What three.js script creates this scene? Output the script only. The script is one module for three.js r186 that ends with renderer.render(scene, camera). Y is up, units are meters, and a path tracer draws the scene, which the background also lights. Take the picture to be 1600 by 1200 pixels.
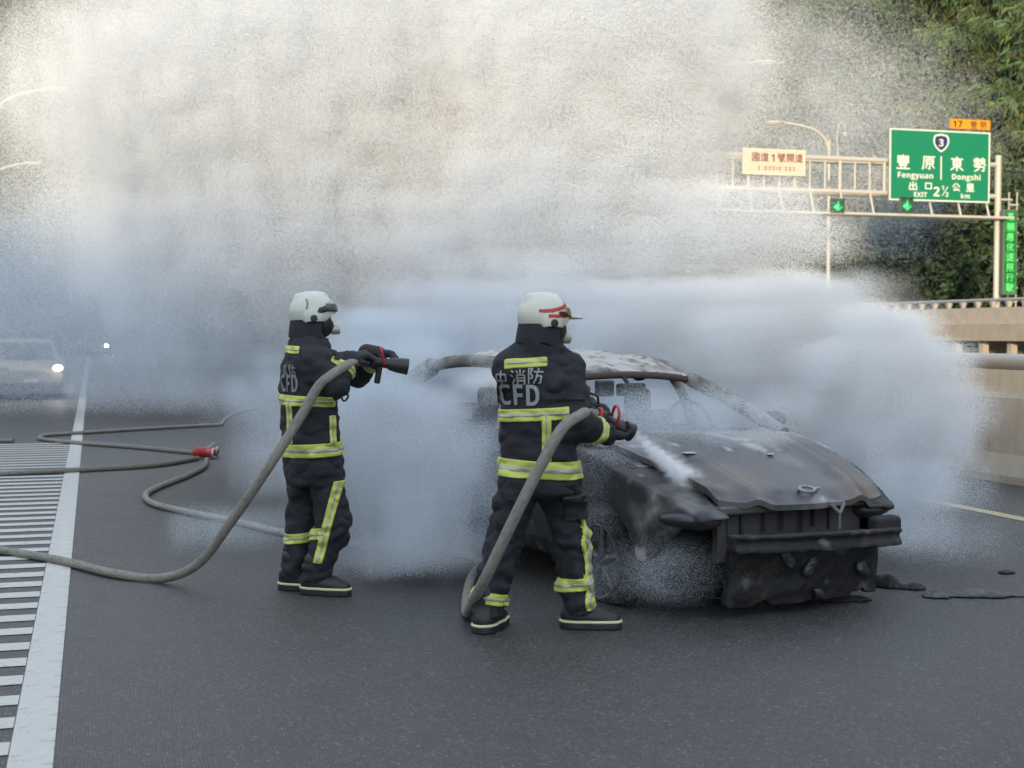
import * as THREE from 'three';
import { ImprovedNoise } from 'three/addons/math/ImprovedNoise.js';
import { mergeGeometries, mergeVertices, toCreasedNormals } from 'three/addons/utils/BufferGeometryUtils.js';
import { RoundedBoxGeometry } from 'three/addons/geometries/RoundedBoxGeometry.js';
import { FontLoader } from 'three/addons/loaders/FontLoader.js';

// ---------------------------------------------------------------- camera, sky, sun, exposure
// The road runs along -Z; the camera stands beside the left edge line and looks 16.6 degrees to the right of the road.
const YAW = 16.6 * Math.PI / 180, CS = Math.cos(YAW), SN = Math.sin(YAW);
const scene = new THREE.Scene();
const camera = new THREE.PerspectiveCamera(30.51, 4 / 3, 0.1, 3000);
camera.position.set(0, 1.6, 0);
camera.focus = 8.7; camera.userData.fStop = 3.8;
camera.rotation.set(-2.08 * Math.PI / 180, -YAW, 0, 'YXZ');

const renderer = new THREE.WebGLRenderer({ antialias: true });
renderer.toneMapping = THREE.LinearToneMapping;
renderer.toneMappingExposure = 1.28;
renderer.shadowMap.enabled = true;

{ // hazy late afternoon sky
  const W = 256, H = 128, d = new Float32Array(W * H * 4);
  for (let j = 0; j < H; j++) for (let i = 0; i < W; i++) {
    const el = Math.max(0, ((j + 0.5) / H - 0.5) * 2), k = Math.pow(1 - el, 2.2);
    d.set([0.80 + 0.38 * k, 0.96 + 0.29 * k, 1.20 + 0.12 * k, 1], (j * W + i) * 4);
  }
  const t = new THREE.DataTexture(d, W, H, THREE.RGBAFormat, THREE.FloatType);
  t.mapping = THREE.EquirectangularReflectionMapping; t.magFilter = THREE.LinearFilter; t.needsUpdate = true;
  scene.background = t; scene.environment = t;
}
const SUN = new THREE.Vector3(-0.46, 0.102, 0.88).normalize();
{
  const sun = new THREE.DirectionalLight(new THREE.Color(1.0, 0.75, 0.45), 3.8);
  sun.position.copy(SUN).multiplyScalar(200); sun.castShadow = true; sun.shadow.radius = 4;
  sun.shadow.mapSize.set(4096, 4096);
  Object.assign(sun.shadow.camera, { left: -120, right: 120, top: 120, bottom: -120, near: 1, far: 600 });
  scene.add(sun, sun.target);
}

// ---------------------------------------------------------------- helpers
let seed = 20240;
const rnd = () => { seed = (seed + 0x6d2b79f5) | 0; let t = Math.imul(seed ^ (seed >>> 15), 1 | seed); t = (t + Math.imul(t ^ (t >>> 7), 61 | t)) ^ t; return ((t ^ (t >>> 14)) >>> 0) / 4294967296; };
const rr = (a, b) => a + (b - a) * rnd();
const gauss = () => Math.sqrt(-2 * Math.log(rnd() + 1e-9)) * Math.cos(6.28318 * rnd());
const V = (x, y, z) => new THREE.Vector3(x, y, z);
const lerp = THREE.MathUtils.lerp, clamp = THREE.MathUtils.clamp, smooth = THREE.MathUtils.smoothstep;
const pn = new ImprovedNoise();
const fbm = (x, y, z, o = 4) => { let s = 0, a = 0.5, t = 0; for (let i = 0; i < o; i++) { s += a * pn.noise(x, y, z); t += a; x = x * 2.03 + 7.1; y = y * 2.03 + 3.7; z = z * 2.03 + 1.3; a *= 0.5; } return s / t; };
const site = (x, y, d) => V(CS * x + SN * d, y, SN * x - CS * d);       // metres right of, above and ahead of the place where the photographer stands
const used = {};
const numbered = (n) => { const k = used[n] = (used[n] ?? -1) + 1; return k ? n + '_' + String(k).padStart(3, '0') : n; };
const tag = (o, label, category, group, kind) => { Object.assign(o.userData, label && { label }, category && { category }, group && { group }, kind && { kind }); return o; };
function put(name, geo, mat, parent = scene) {
  const m = new THREE.Mesh(Array.isArray(geo) ? merge(geo) : geo, mat); m.name = parent === scene ? numbered(name) : name;
  m.castShadow = m.receiveShadow = true; parent.add(m); return m;
}
const struct = (name, geo, mat, label) => tag(put(name, geo, mat), label, null, null, 'structure');
function thing(name, label, category, pos = V(0, 0, 0), turn = 0, group) {
  const g = new THREE.Group(); g.name = numbered(name); g.position.copy(pos); g.rotation.y = turn; scene.add(g); return tag(g, label, category, group);
}
function copyOf(o, pos, turn, label, group) {
  const c = o.clone(); c.userData = { ...o.userData }; c.name = numbered(o.name.replace(/_\d{3}$/, '')); c.position.copy(pos); c.rotation.y = turn; scene.add(c);
  if (label) c.userData.label = label; if (group) c.userData.group = group; return c;
}
function merge(list) {
  const l = list.map((g) => { let h = g.index ? g.toNonIndexed() : g; for (const k of Object.keys(h.attributes)) if (!['position', 'normal', 'uv'].includes(k)) h.deleteAttribute(k); if (!h.attributes.normal) h.computeVertexNormals(); if (!h.attributes.uv) h.setAttribute('uv', new THREE.BufferAttribute(new Float32Array(h.attributes.position.count * 2), 2)); return h; });
  return mergeGeometries(l);
}
const box = (w, h, d, x = 0, y = 0, z = 0) => new THREE.BoxGeometry(w, h, d).translate(x, y, z);
const rbox = (w, h, d, r, x = 0, y = 0, z = 0) => new RoundedBoxGeometry(w, h, d, 2, r).translate(x, y, z);
function bar(a, b, r, r2 = r, n = 8) {
  const g = new THREE.CylinderGeometry(r2, r, a.distanceTo(b), n, 1); g.applyQuaternion(new THREE.Quaternion().setFromUnitVectors(V(0, 1, 0), b.clone().sub(a).normalize()));
  return g.translate((a.x + b.x) / 2, (a.y + b.y) / 2, (a.z + b.z) / 2);
}
const tube = (pts, r, seg = 60, n = 8) => new THREE.TubeGeometry(new THREE.CatmullRomCurve3(pts, false, 'centripetal'), seg, r, n, false);
const std = (c, rough = 0.7, o = {}) => new THREE.MeshStandardMaterial({ color: Array.isArray(c) ? new THREE.Color().setRGB(...c) : new THREE.Color(c), roughness: rough, ...o });
function tex(w, h, f, srgb = false, rep = true) {       // f(u, v) -> [r, g, b] in 0..1
  const d = new Uint8Array(w * h * 4);
  for (let j = 0; j < h; j++) for (let i = 0; i < w; i++) { const c = f(i / w, j / h, i, j); d.set([clamp(c[0], 0, 1) * 255, clamp(c[1], 0, 1) * 255, clamp(c[2], 0, 1) * 255, 255], (j * w + i) * 4); }
  const t = new THREE.DataTexture(d, w, h); t.magFilter = THREE.LinearFilter; t.minFilter = THREE.LinearMipmapLinearFilter; if (rep) t.wrapS = t.wrapT = THREE.RepeatWrapping;
  if (srgb) t.colorSpace = THREE.SRGBColorSpace; t.needsUpdate = true; return t;
}
// tiling noise on a unit square
const tn = (u, v, f, o = 3, k = 0) => { let s = 0, a = 0.5, t = 0; for (let i = 0; i < o; i++) { const A = 6.28318; s += a * pn.noise(Math.cos(u * A) * f / 6.28 + 5 + k, Math.sin(u * A) * f / 6.28 + Math.cos(v * A) * f / 6.28 + 9, Math.sin(v * A) * f / 6.28 + 3 + k); t += a; f *= 2; a *= 0.55; } return s / t; };
const hash2 = (i, j) => { let h = Math.imul(i, 374761393) + Math.imul(j, 668265263) | 0; h = Math.imul(h ^ (h >>> 13), 1274126177); return ((h ^ (h >>> 16)) >>> 0) / 4294967296; };
// ---------------------------------------------------------------- solid shapes from distance fields
function surfaceNets(f, lo, hi, h, colorOf) {
  const nx = Math.ceil((hi[0] - lo[0]) / h) + 1, ny = Math.ceil((hi[1] - lo[1]) / h) + 1, nz = Math.ceil((hi[2] - lo[2]) / h) + 1, v = new Float32Array(nx * ny * nz);
  for (let k = 0, q = 0; k < nz; k++) for (let j = 0; j < ny; j++) for (let i = 0; i < nx; i++, q++) v[q] = (i === 0 || j === 0 || k === 0 || i === nx - 1 || j === ny - 1 || k === nz - 1) ? Math.max(1e-4, f(lo[0] + i * h, lo[1] + j * h, lo[2] + k * h)) : f(lo[0] + i * h, lo[1] + j * h, lo[2] + k * h);
  const at = new Int32Array(nx * ny * nz).fill(-1), pos = [], idx = [], S = [1, nx, nx * ny], off = [0, 1, nx, nx + 1, nx * ny, nx * ny + 1, nx * ny + nx, nx * ny + nx + 1];
  const E = []; for (let a = 0; a < 8; a++) for (const b of [1, 2, 4]) if (!(a & b)) E.push([a, a | b]);
  for (let k = 0; k < nz - 1; k++) for (let j = 0; j < ny - 1; j++) for (let i = 0; i < nx - 1; i++) {
    const q = i + j * nx + k * nx * ny; let m = 0; for (let c = 0; c < 8; c++) if (v[q + off[c]] < 0) m |= 1 << c; if (m === 0 || m === 255) continue;
    let x = 0, y = 0, z = 0, n = 0;
    for (const [a, b] of E) { const A = v[q + off[a]], B = v[q + off[b]]; if ((A < 0) === (B < 0)) continue; const t = A / (A - B); x += (a & 1) + t * ((b & 1) - (a & 1)); y += ((a >> 1) & 1) + t * (((b >> 1) & 1) - ((a >> 1) & 1)); z += (a >> 2) + t * ((b >> 2) - (a >> 2)); n++; }
    at[q] = pos.length / 3; pos.push(lo[0] + (i + x / n) * h, lo[1] + (j + y / n) * h, lo[2] + (k + z / n) * h);
  }
  for (let k = 1; k < nz - 1; k++) for (let j = 1; j < ny - 1; j++) for (let i = 1; i < nx - 1; i++) {
    const q = i + j * nx + k * nx * ny, s = v[q] < 0;
    for (let a = 0; a < 3; a++) {
      if ((v[q + S[a]] < 0) === s) continue; const u = S[(a + 1) % 3], w = S[(a + 2) % 3], A = at[q], B = at[q - u], C = at[q - u - w], D = at[q - w]; if (A < 0 || B < 0 || C < 0 || D < 0) continue;
      if (s) idx.push(A, B, C, A, C, D); else idx.push(A, C, B, A, D, C);
    }
  }
  const nor = new Float32Array(pos.length), e = h * 0.6, col = colorOf ? new Float32Array(pos.length) : null;
  for (let i = 0; i < pos.length; i += 3) {
    const x = pos[i], y = pos[i + 1], z = pos[i + 2], a = f(x + e, y, z) - f(x - e, y, z), b = f(x, y + e, z) - f(x, y - e, z), c = f(x, y, z + e) - f(x, y, z - e), l = Math.hypot(a, b, c) || 1; nor[i] = a / l; nor[i + 1] = b / l; nor[i + 2] = c / l;
    if (col) col.set(colorOf(x, y, z), i);
  }
  const g = new THREE.BufferGeometry(); g.setAttribute('position', new THREE.Float32BufferAttribute(pos, 3)); g.setAttribute('normal', new THREE.BufferAttribute(nor, 3)); if (col) g.setAttribute('color', new THREE.BufferAttribute(col, 3));
  g.setAttribute('uv', new THREE.BufferAttribute(new Float32Array(pos.length / 3 * 2).map((_, i) => (i & 1 ? pos[(i >> 1) * 3 + 1] : pos[(i >> 1) * 3] + pos[(i >> 1) * 3 + 2] * 0.8)), 2)); g.setIndex(idx); return g;
}
const smin = (a, b, k) => { const h = Math.max(k - Math.abs(a - b), 0) / k; return Math.min(a, b) - h * h * k * 0.25; };
const smax = (a, b, k) => -smin(-a, -b, k);
function capsule(a, b, ra, rb) {              // tapered bone from a to b
  const bx = b[0] - a[0], by = b[1] - a[1], bz = b[2] - a[2], L = bx * bx + by * by + bz * bz || 1e-9;
  return (x, y, z) => { const px = x - a[0], py = y - a[1], pz = z - a[2]; let t = (px * bx + py * by + pz * bz) / L; t = t < 0 ? 0 : t > 1 ? 1 : t; return Math.hypot(px - bx * t, py - by * t, pz - bz * t) - (ra + (rb - ra) * t); };
}
const ellip = (c, r) => (x, y, z) => { const a = (x - c[0]) / r[0], b = (y - c[1]) / r[1], d = (z - c[2]) / r[2], k = Math.hypot(a, b, d), m = Math.hypot(a / r[0], b / r[1], d / r[2]) || 1e-6; return k * (k - 1) / m; };
const rboxf = (c, s, r, turn = 0, tilt = 0) => { const cs = Math.cos(turn), sn = Math.sin(turn), ct = Math.cos(tilt), st = Math.sin(tilt); return (x, y, z) => { let px = x - c[0], py = y - c[1], pz = z - c[2]; [px, pz] = [px * cs - pz * sn, px * sn + pz * cs]; [py, pz] = [py * ct - pz * st, py * st + pz * ct]; const a = Math.abs(px) - s[0] + r, b = Math.abs(py) - s[1] + r, d = Math.abs(pz) - s[2] + r; return Math.hypot(Math.max(a, 0), Math.max(b, 0), Math.max(d, 0)) + Math.min(Math.max(a, b, d), 0) - r; }; };
const blend = (fs, k) => (x, y, z) => { let d = fs[0](x, y, z); for (let i = 1; i < fs.length; i++) d = smin(d, fs[i](x, y, z), k); return d; };
// ---------------------------------------------------------------- road
// crushed stone in bitumen: every stone has its own tone, dark binder between
const AN = 1024, stoneTone = new Float32Array(AN * AN), stoneHigh = new Float32Array(AN * AN);
for (let j = 0; j < AN; j++) for (let i = 0; i < AN; i++) {
  let d1 = 9, d2 = 9, id = 0; const ci = i >> 3, cj = j >> 3;
  for (let b = -1; b < 2; b++) for (let a = -1; a < 2; a++) { const p = (ci + a) & 127, q = (cj + b) & 127, x = ci + a + 0.15 + 0.7 * hash2(p, q), y = cj + b + 0.15 + 0.7 * hash2(p + 500, q), d = Math.hypot(i / 8 - x, j / 8 - y); if (d < d1) { d2 = d1; d1 = d; id = hash2(p + 900, q + 31); } else if (d < d2) d2 = d; }
  const e = clamp((d2 - d1) * 2.6, 0, 1); stoneHigh[j * AN + i] = 0.25 + 0.55 * e * (0.4 + 0.6 * id); stoneTone[j * AN + i] = lerp(0.20, 0.24 + 0.42 * id * id + (id > 0.965 ? 0.28 : 0), e);
}
const asphaltTex = tex(AN, AN, (u, v, i, j) => { const b = stoneTone[j * AN + i] * (1 + 0.22 * tn(u, v, 7, 3)) + 0.05 * (hash2(i, j) - 0.5); return [b, b, b]; });
const asphaltBump = tex(AN, AN, (u, v, i, j) => { const b = stoneHigh[j * AN + i] + 0.1 * (hash2(i, j) - 0.5); return [b, b, b]; });
const asphaltPatch = tex(512, 512, (u, v) => { const n = tn(u, v, 6, 5), b = 0.80 + 0.15 * n; return [b, b, b]; });
function flat(x0, x1, z0, z1, y, uvScale = 1, nx = 1, nz = 1) {
  const g = new THREE.PlaneGeometry(x1 - x0, z0 - z1, nx, nz).rotateX(-Math.PI / 2).translate((x0 + x1) / 2, y, (z0 + z1) / 2);
  const p = g.attributes.position, uv = g.attributes.uv; for (let i = 0; i < p.count; i++) uv.setXY(i, p.getX(i) / uvScale, p.getZ(i) / uvScale);
  return g;
}
const mAsphalt = new THREE.MeshStandardMaterial({ color: new THREE.Color().setRGB(0.172, 0.166, 0.157), map: asphaltTex, roughness: 0.62, roughnessMap: asphaltPatch, bumpMap: asphaltBump, bumpScale: 0.010 });
struct('ground', flat(-1500, 1500, 1200, -1800, -0.12, 5), std([0.09, 0.085, 0.07], 0.95), 'earth beside and under the motorway');
struct('road', flat(-14, 9.5, 160, -420, 0, 1.9), mAsphalt, 'dark grey asphalt motorway carriageway');
// ---------------------------------------------------------------- painted lines
const wornPaint = tex(512, 512, (u, v, i, j) => { const n = tn(u, v, 12, 4), g = hash2(i, j), b = 0.80 + 0.10 * n - (n < -0.30 ? 0.22 : 0) - (g > 0.95 ? 0.16 : 0) + 0.05 * (g - 0.5); return [b, b, b * 0.985]; });
const mPaint = new THREE.MeshStandardMaterial({ color: new THREE.Color().setRGB(0.63, 0.62, 0.58), map: wornPaint, roughness: 0.7, bumpMap: asphaltBump, bumpScale: 0.003 });
const mYellow = mPaint.clone(); mYellow.color.setRGB(0.55, 0.47, 0.27);
struct('edge_line', flat(-0.318, -0.155, 60, -300, 0.004, 0.7, 1, 40), mPaint, 'long white line along the edge of the carriageway');
struct('shoulder_line', flat(7.56, 7.72, 60, -300, 0.004, 0.7, 1, 40), mYellow, 'pale yellow line before the parapet on the shoulder');
{
  const bars = new THREE.Group(); bars.name = 'hatched_marking'; scene.add(bars); tag(bars, 'rows of white hatch bars painted beside the edge line', null, null, 'structure');
  for (let k = 0; k < 54; k++) { const z = -1.6 - k * 0.372; put('bar', flat(-4.6, -0.322, z + 0.086 + 0.008 * rr(-1, 1), z - 0.086 + 0.006 * rr(-1, 1), 0.0042, 0.7), mPaint, bars); }
}
// ---------------------------------------------------------------- concrete
const stain = tex(512, 512, (u, v, i, j) => { const n = tn(u, v, 7, 4), st = tn(u, v * 0.0 + 0.3, 60, 3, 4), drip = clamp((st - 0.10) * 2.2, 0, 1) * clamp(0.55 + tn(u, v, 5, 2, 8), 0, 1), b = 0.86 + 0.16 * n - 0.34 * drip + 0.05 * (hash2(i, j) - 0.5); return [b, b * 0.985, b * 0.955]; });
const concBump = tex(256, 256, (u, v, i, j) => { const b = 0.5 + 0.5 * tn(u, v, 20, 4) + 0.1 * (hash2(i, j) - 0.5); return [b, b, b]; });
const mConc = new THREE.MeshStandardMaterial({ color: new THREE.Color().setRGB(0.40, 0.365, 0.31), map: stain, roughness: 0.88, bumpMap: concBump, bumpScale: 0.01 });
const mConcPale = new THREE.MeshStandardMaterial({ color: new THREE.Color().setRGB(0.37, 0.33, 0.265), map: stain, roughness: 0.9 });
const mGalv = std([0.36, 0.345, 0.315], 0.55, { metalness: 0.2 });
const mPaleSteel = std([0.50, 0.48, 0.43], 0.55, { metalness: 0.1 });
function prismZ(prof, z0, z1, x0, uvS = 3) {          // profile [x, y] swept along Z
  const n = prof.length, seg = Math.max(1, Math.round(Math.abs(z1 - z0) / 4)), pos = [], uv = [], idx = []; let len = 0;
  for (let i = 0; i <= n; i++) { const a = prof[i % n], b = prof[(i + n - 1) % n]; if (i) len += Math.hypot(a[0] - b[0], a[1] - b[1]); for (let s = 0; s <= seg; s++) { const z = lerp(z0, z1, s / seg); pos.push(x0 + a[0], a[1], z); uv.push(z / uvS, len / uvS); } }
  for (let i = 0; i < n; i++) for (let s = 0; s < seg; s++) { const q = i * (seg + 1) + s, p = q + seg + 1; idx.push(q, p, q + 1, q + 1, p, p + 1); }
  const g = new THREE.BufferGeometry(); g.setAttribute('position', new THREE.Float32BufferAttribute(pos, 3)); g.setAttribute('uv', new THREE.Float32BufferAttribute(uv, 2)); g.setIndex(idx);
  const t = g.toNonIndexed(); t.computeVertexNormals(); return t;
}
{ // parapet with a tubular steel rail on curved posts
  const w = thing('parapet_wall', 'stained grey concrete parapet carrying a thick steel tube rail', 'wall', V(9.3, 0, 0));
  put('wall', prismZ([[0, 0], [0, 0.08], [0.10, 0.30], [0.15, 0.90], [0.19, 0.94], [0.45, 0.94], [0.5, 0]].map(([a, b]) => [a, b]), 20, -150, 0, 2.2), mConc, w);
  put('rail', tube([V(0.30, 1.285, 20), V(0.30, 1.285, -60), V(0.30, 1.285, -150)], 0.088, 24, 14), mGalv, w);
  const post = (() => { const s = new THREE.Shape(); s.moveTo(-0.10, 0.93); s.lineTo(0.14, 0.93); s.quadraticCurveTo(0.11, 1.10, 0.07, 1.21); s.lineTo(-0.06, 1.21); s.quadraticCurveTo(-0.02, 1.05, -0.10, 0.93); return new THREE.ExtrudeGeometry(s, { depth: 0.11, bevelSize: 0.006, bevelThickness: 0.006, bevelSegments: 1 }); })();
  for (let z = -1; z > -70; z -= 1.9) put('post', post, mGalv, w).position.set(0.30, 0, z);
}
{ // wall of the neighbouring carriageway
  const w = thing('concrete_barrier', 'sunlit concrete barrier wall seen under the tube rail', 'barrier', V(14.6, 0, 0));
  put('wall', prismZ([[0, -0.1], [0.04, 0.25], [0.12, 0.98], [0.34, 0.98], [0.42, 0.25], [0.46, -0.1]], 20, -110, 0, 3), mConcPale, w);
}
{ // low viaduct on the right
  const w = thing('viaduct', 'low concrete viaduct with stained parapet running behind the barrier', 'viaduct', V(25, 0, 0));
  put('deck', prismZ([[0, 1.37], [0, 1.82], [0.16, 1.84], [17, 1.84], [17, 0.95], [1.6, 0.95], [1.4, 1.37]], 30, -150, 0, 4), mConcPale, w);
  put('parapet', prismZ([[0.14, 1.843], [0.18, 2.34], [0.42, 2.34], [0.44, 1.843]], 30, -150, 0, 2.4), mConc, w);
  put('rail', tube([V(0.28, 2.56, 30), V(0.28, 2.56, -50), V(0.28, 2.56, -150)], 0.05, 10, 10), std([0.30, 0.30, 0.29], 0.5, { metalness: 0.4 }), w);
  const br = new THREE.CylinderGeometry(0.16, 0.09, 0.17, 4).rotateY(Math.PI / 4).scale(0.7, 1, 1).translate(0.24, 2.43, 0);
  for (let z = -14; z > -75; z -= 0.74) put('bracket', br, mPaleSteel, w).position.z = z;
  const leg = box(0.20, 2.2, 0.20, 0.5, 0.26, 0); for (let z = -16; z > -70; z -= 1.35) put('strut', leg, mPaleSteel, w).position.z = z;
  const back = put('beam', prismZ([[2.2, -0.1], [2.2, 0.95], [3.4, 0.95], [3.4, -0.1]], 30, -150, 0, 4), mConc, w);
}
// ---------------------------------------------------------------- terrain
const hillH = (x, z) => {
  const t = Math.max(0, x - 47 - 3 * fbm(z * 0.03, 1.5, 0, 2), (-172 - z) * 1.05 + 6 * fbm(x * 0.02, 4.5, 2, 2), (x - 8) * 0.5 + (-105 - z) * 0.55);
  return -0.2 + 125 * (1 - Math.exp(-t / 88)) + (t > 0 ? 4 * fbm(x * 0.04, z * 0.04, 7, 3) * Math.min(1, t / 10) : 0);
};
{
  const nx = 90, nz = 110, g = new THREE.PlaneGeometry(560, 640, nx, nz).rotateX(-Math.PI / 2).translate(40, 0, -260), p = g.attributes.position;
  for (let i = 0; i < p.count; i++) { const x = p.getX(i), z = p.getZ(i); p.setY(i, hillH(x, z) - (hillH(x, z) <= 0 ? 0.3 : 0)); } g.computeVertexNormals();
  struct('hill', g, std([0.055, 0.060, 0.032], 0.95), 'steep wooded hillside beyond the motorway');
  // ridge on the left of the road, between the low sun and the carriageway
  const gl = new THREE.PlaneGeometry(1, 1, 24, 120), q = gl.attributes.position;
  for (let i = 0; i < q.count; i++) { const u = q.getX(i) + 0.5, v = q.getY(i) + 0.5, z = lerp(170, -150, v); const h = 11.6 + 3.2 * fbm(z * 0.055, 3, 1, 3); q.setXYZ(i, -60 + u * 44, -0.2 + h * smooth(u < 0.5 ? u * 2 : (1 - u) * 2, 0, 0.9), z); } gl.computeVertexNormals();
  struct('embankment', gl, std([0.06, 0.07, 0.035], 0.95), 'grassy embankment ridge along the other side of the road');
}
// ---------------------------------------------------------------- lettering strokes on a 100 x 100 square, y down
const GL = {
  '中': '18 28 18 66|18 28 82 28 82 66|18 66 82 66|50 6 50 98',
  '台': '50 6 24 44 78 40|64 26 84 48|24 58 24 94|24 58 78 58 78 94|24 94 78 94',
  '消': '10 12 22 24|6 38 18 50|8 92 28 60|60 4 60 34|38 12 46 28|84 10 74 28|40 36 40 96|40 38 84 38 84 90 76 92|40 56 84 56|40 72 84 72',
  '防': '12 6 12 98|12 8 34 8 22 34 36 54 30 66 18 64|66 4 68 20|42 26 96 26|62 26 58 62 40 96|60 50 86 50 82 90 70 92',
  '豐': '50 2 50 46|14 8 14 46 86 46 86 8|22 12 40 12|22 24 40 24|22 36 40 36|60 12 78 12|60 24 78 24|60 36 78 36|12 54 88 54|26 62 74 62 74 76 26 76 26 62|34 80 40 94|66 80 60 94|6 98 94 98',
  '原': '12 8 92 8|14 8 12 60 4 96|56 10 46 24|30 24 80 24 80 56 30 56 30 24|30 40 80 40|55 56 55 96 46 92|36 66 26 86|72 66 86 86',
  '東': '10 16 90 16|50 2 50 98|24 28 76 28 76 62 24 62 24 28|24 45 76 45|48 62 8 94|52 62 92 94',
  '勢': '8 12 46 12|27 2 27 24|6 24 48 24|10 38 46 38|28 26 28 54|6 56 48 52|54 14 84 12 82 48 92 54|70 2 66 36 52 54|58 28 76 42|14 66 82 66 78 96 66 94|46 58 40 84 12 98',
  '出': '50 4 50 92|20 16 20 46 80 46 80 16|12 56 12 94 88 94 88 56',
  '口': '16 16 84 16 84 88 16 88 16 16',
  '公': '38 8 10 48|60 8 90 46|48 48 22 88 80 82|66 66 88 94',
  '里': '18 8 82 8 82 54 18 54 18 8|18 31 82 31|50 8 50 94|16 72 84 72|6 95 94 95',
  '車': '12 14 88 14|24 28 76 28 76 66 24 66 24 28|24 47 76 47|8 82 92 82|50 4 50 98',
  '輛': '6 16 44 16|12 28 40 28 40 58 12 58 12 28|12 43 40 43|4 72 46 72|26 6 26 98|50 12 96 12|52 30 52 96|52 32 94 32 94 92|73 12 73 96|62 46 58 70|64 46 70 70|84 46 80 70',
  '應': '50 2 54 12|14 14 92 14|14 14 12 60 4 80|30 22 22 46|26 36 26 64|46 22 40 40|42 32 42 62|42 32 84 32|42 42 82 42|42 52 82 52|42 62 88 62|62 22 62 62|20 76 14 92|34 74 38 94 66 94 72 84|50 70 56 82|78 74 88 90',
  '依': '26 6 8 44|18 30 18 98|62 4 66 16|36 22 94 22|62 24 34 62|50 44 50 92 64 82|56 42 92 94|84 38 70 54',
  '速': '8 10 20 22|4 38 22 38 16 70 26 78|4 94 26 84 96 94|34 14 92 14|62 4 62 82|42 28 84 28 84 50 42 50 42 28|58 52 36 76|66 52 90 74',
  '限': '12 6 12 98|12 8 34 8 22 34 36 54 30 66 18 64|48 8 86 8 86 46 48 46|48 27 86 27|48 8 48 94 64 84|62 48 94 94|88 56 74 66',
  '行': '30 6 8 28|32 28 6 58|20 44 20 98|46 16 90 16|40 42 96 42|72 42 72 94 60 90',
  '駛': '8 8 8 56 44 56 40 92 32 90|8 8 42 8|8 24 40 24|8 40 40 40|25 8 25 56|10 68 6 84|20 68 20 82|30 66 34 80|54 20 90 20 90 46 54 46 54 20|72 6 72 56 48 96|56 56 96 96',
  '號': '10 8 36 8 36 28 10 28 10 8|4 40 44 40|16 42 12 58 38 58 36 90 26 90|66 4 66 20|66 12 92 12|50 22 94 22 90 32|50 22 46 96|58 40 84 36|70 28 70 48 88 48|62 60 56 94|62 60 82 60 80 90 94 92',
  '國': '8 8 92 8 92 94 8 94 8 8|22 28 78 28|28 42 50 42 50 58 28 58 28 42|22 76 56 68|60 16 64 56 82 80|78 48 58 80|68 18 76 24',
  '道': '8 10 20 22|4 38 22 38 16 70 26 78|4 94 26 84 96 94|46 6 52 18|78 4 70 18|34 20 94 20|62 20 58 30|44 32 84 32 84 78 44 78 44 32|44 47 84 47|44 62 84 62',
  '開': '8 6 8 98|8 8 42 8 42 36 8 36|8 22 42 22|58 8 58 36 92 36|58 8 92 8 92 98|58 22 92 22|24 50 76 50|20 68 80 68|38 50 34 94|64 50 64 96',
};
const glyphLines = (ch) => GL[ch].split('|').map((s) => { const n = s.split(' ').map(Number), o = []; for (let i = 0; i < n.length; i += 2) o.push([n[i], n[i + 1]]); return o; });
function drawGlyph(c, ch, x, y, w, h, lw, col) {          // canvas print
  c.strokeStyle = col; c.lineWidth = lw; c.lineCap = 'round'; c.lineJoin = 'round';
  for (const l of glyphLines(ch)) { c.beginPath(); l.forEach(([a, b], i) => (i ? c.lineTo(x + a / 100 * w, y + b / 100 * h) : c.moveTo(x + a / 100 * w, y + b / 100 * h))); c.stroke(); }
}
function canvasTex(w, h, draw) { const cv = document.createElement('canvas'); cv.width = w; cv.height = h; draw(cv.getContext('2d'), w, h); const t = new THREE.CanvasTexture(cv); t.colorSpace = THREE.SRGBColorSpace; t.anisotropy = 8; return t; }
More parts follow.
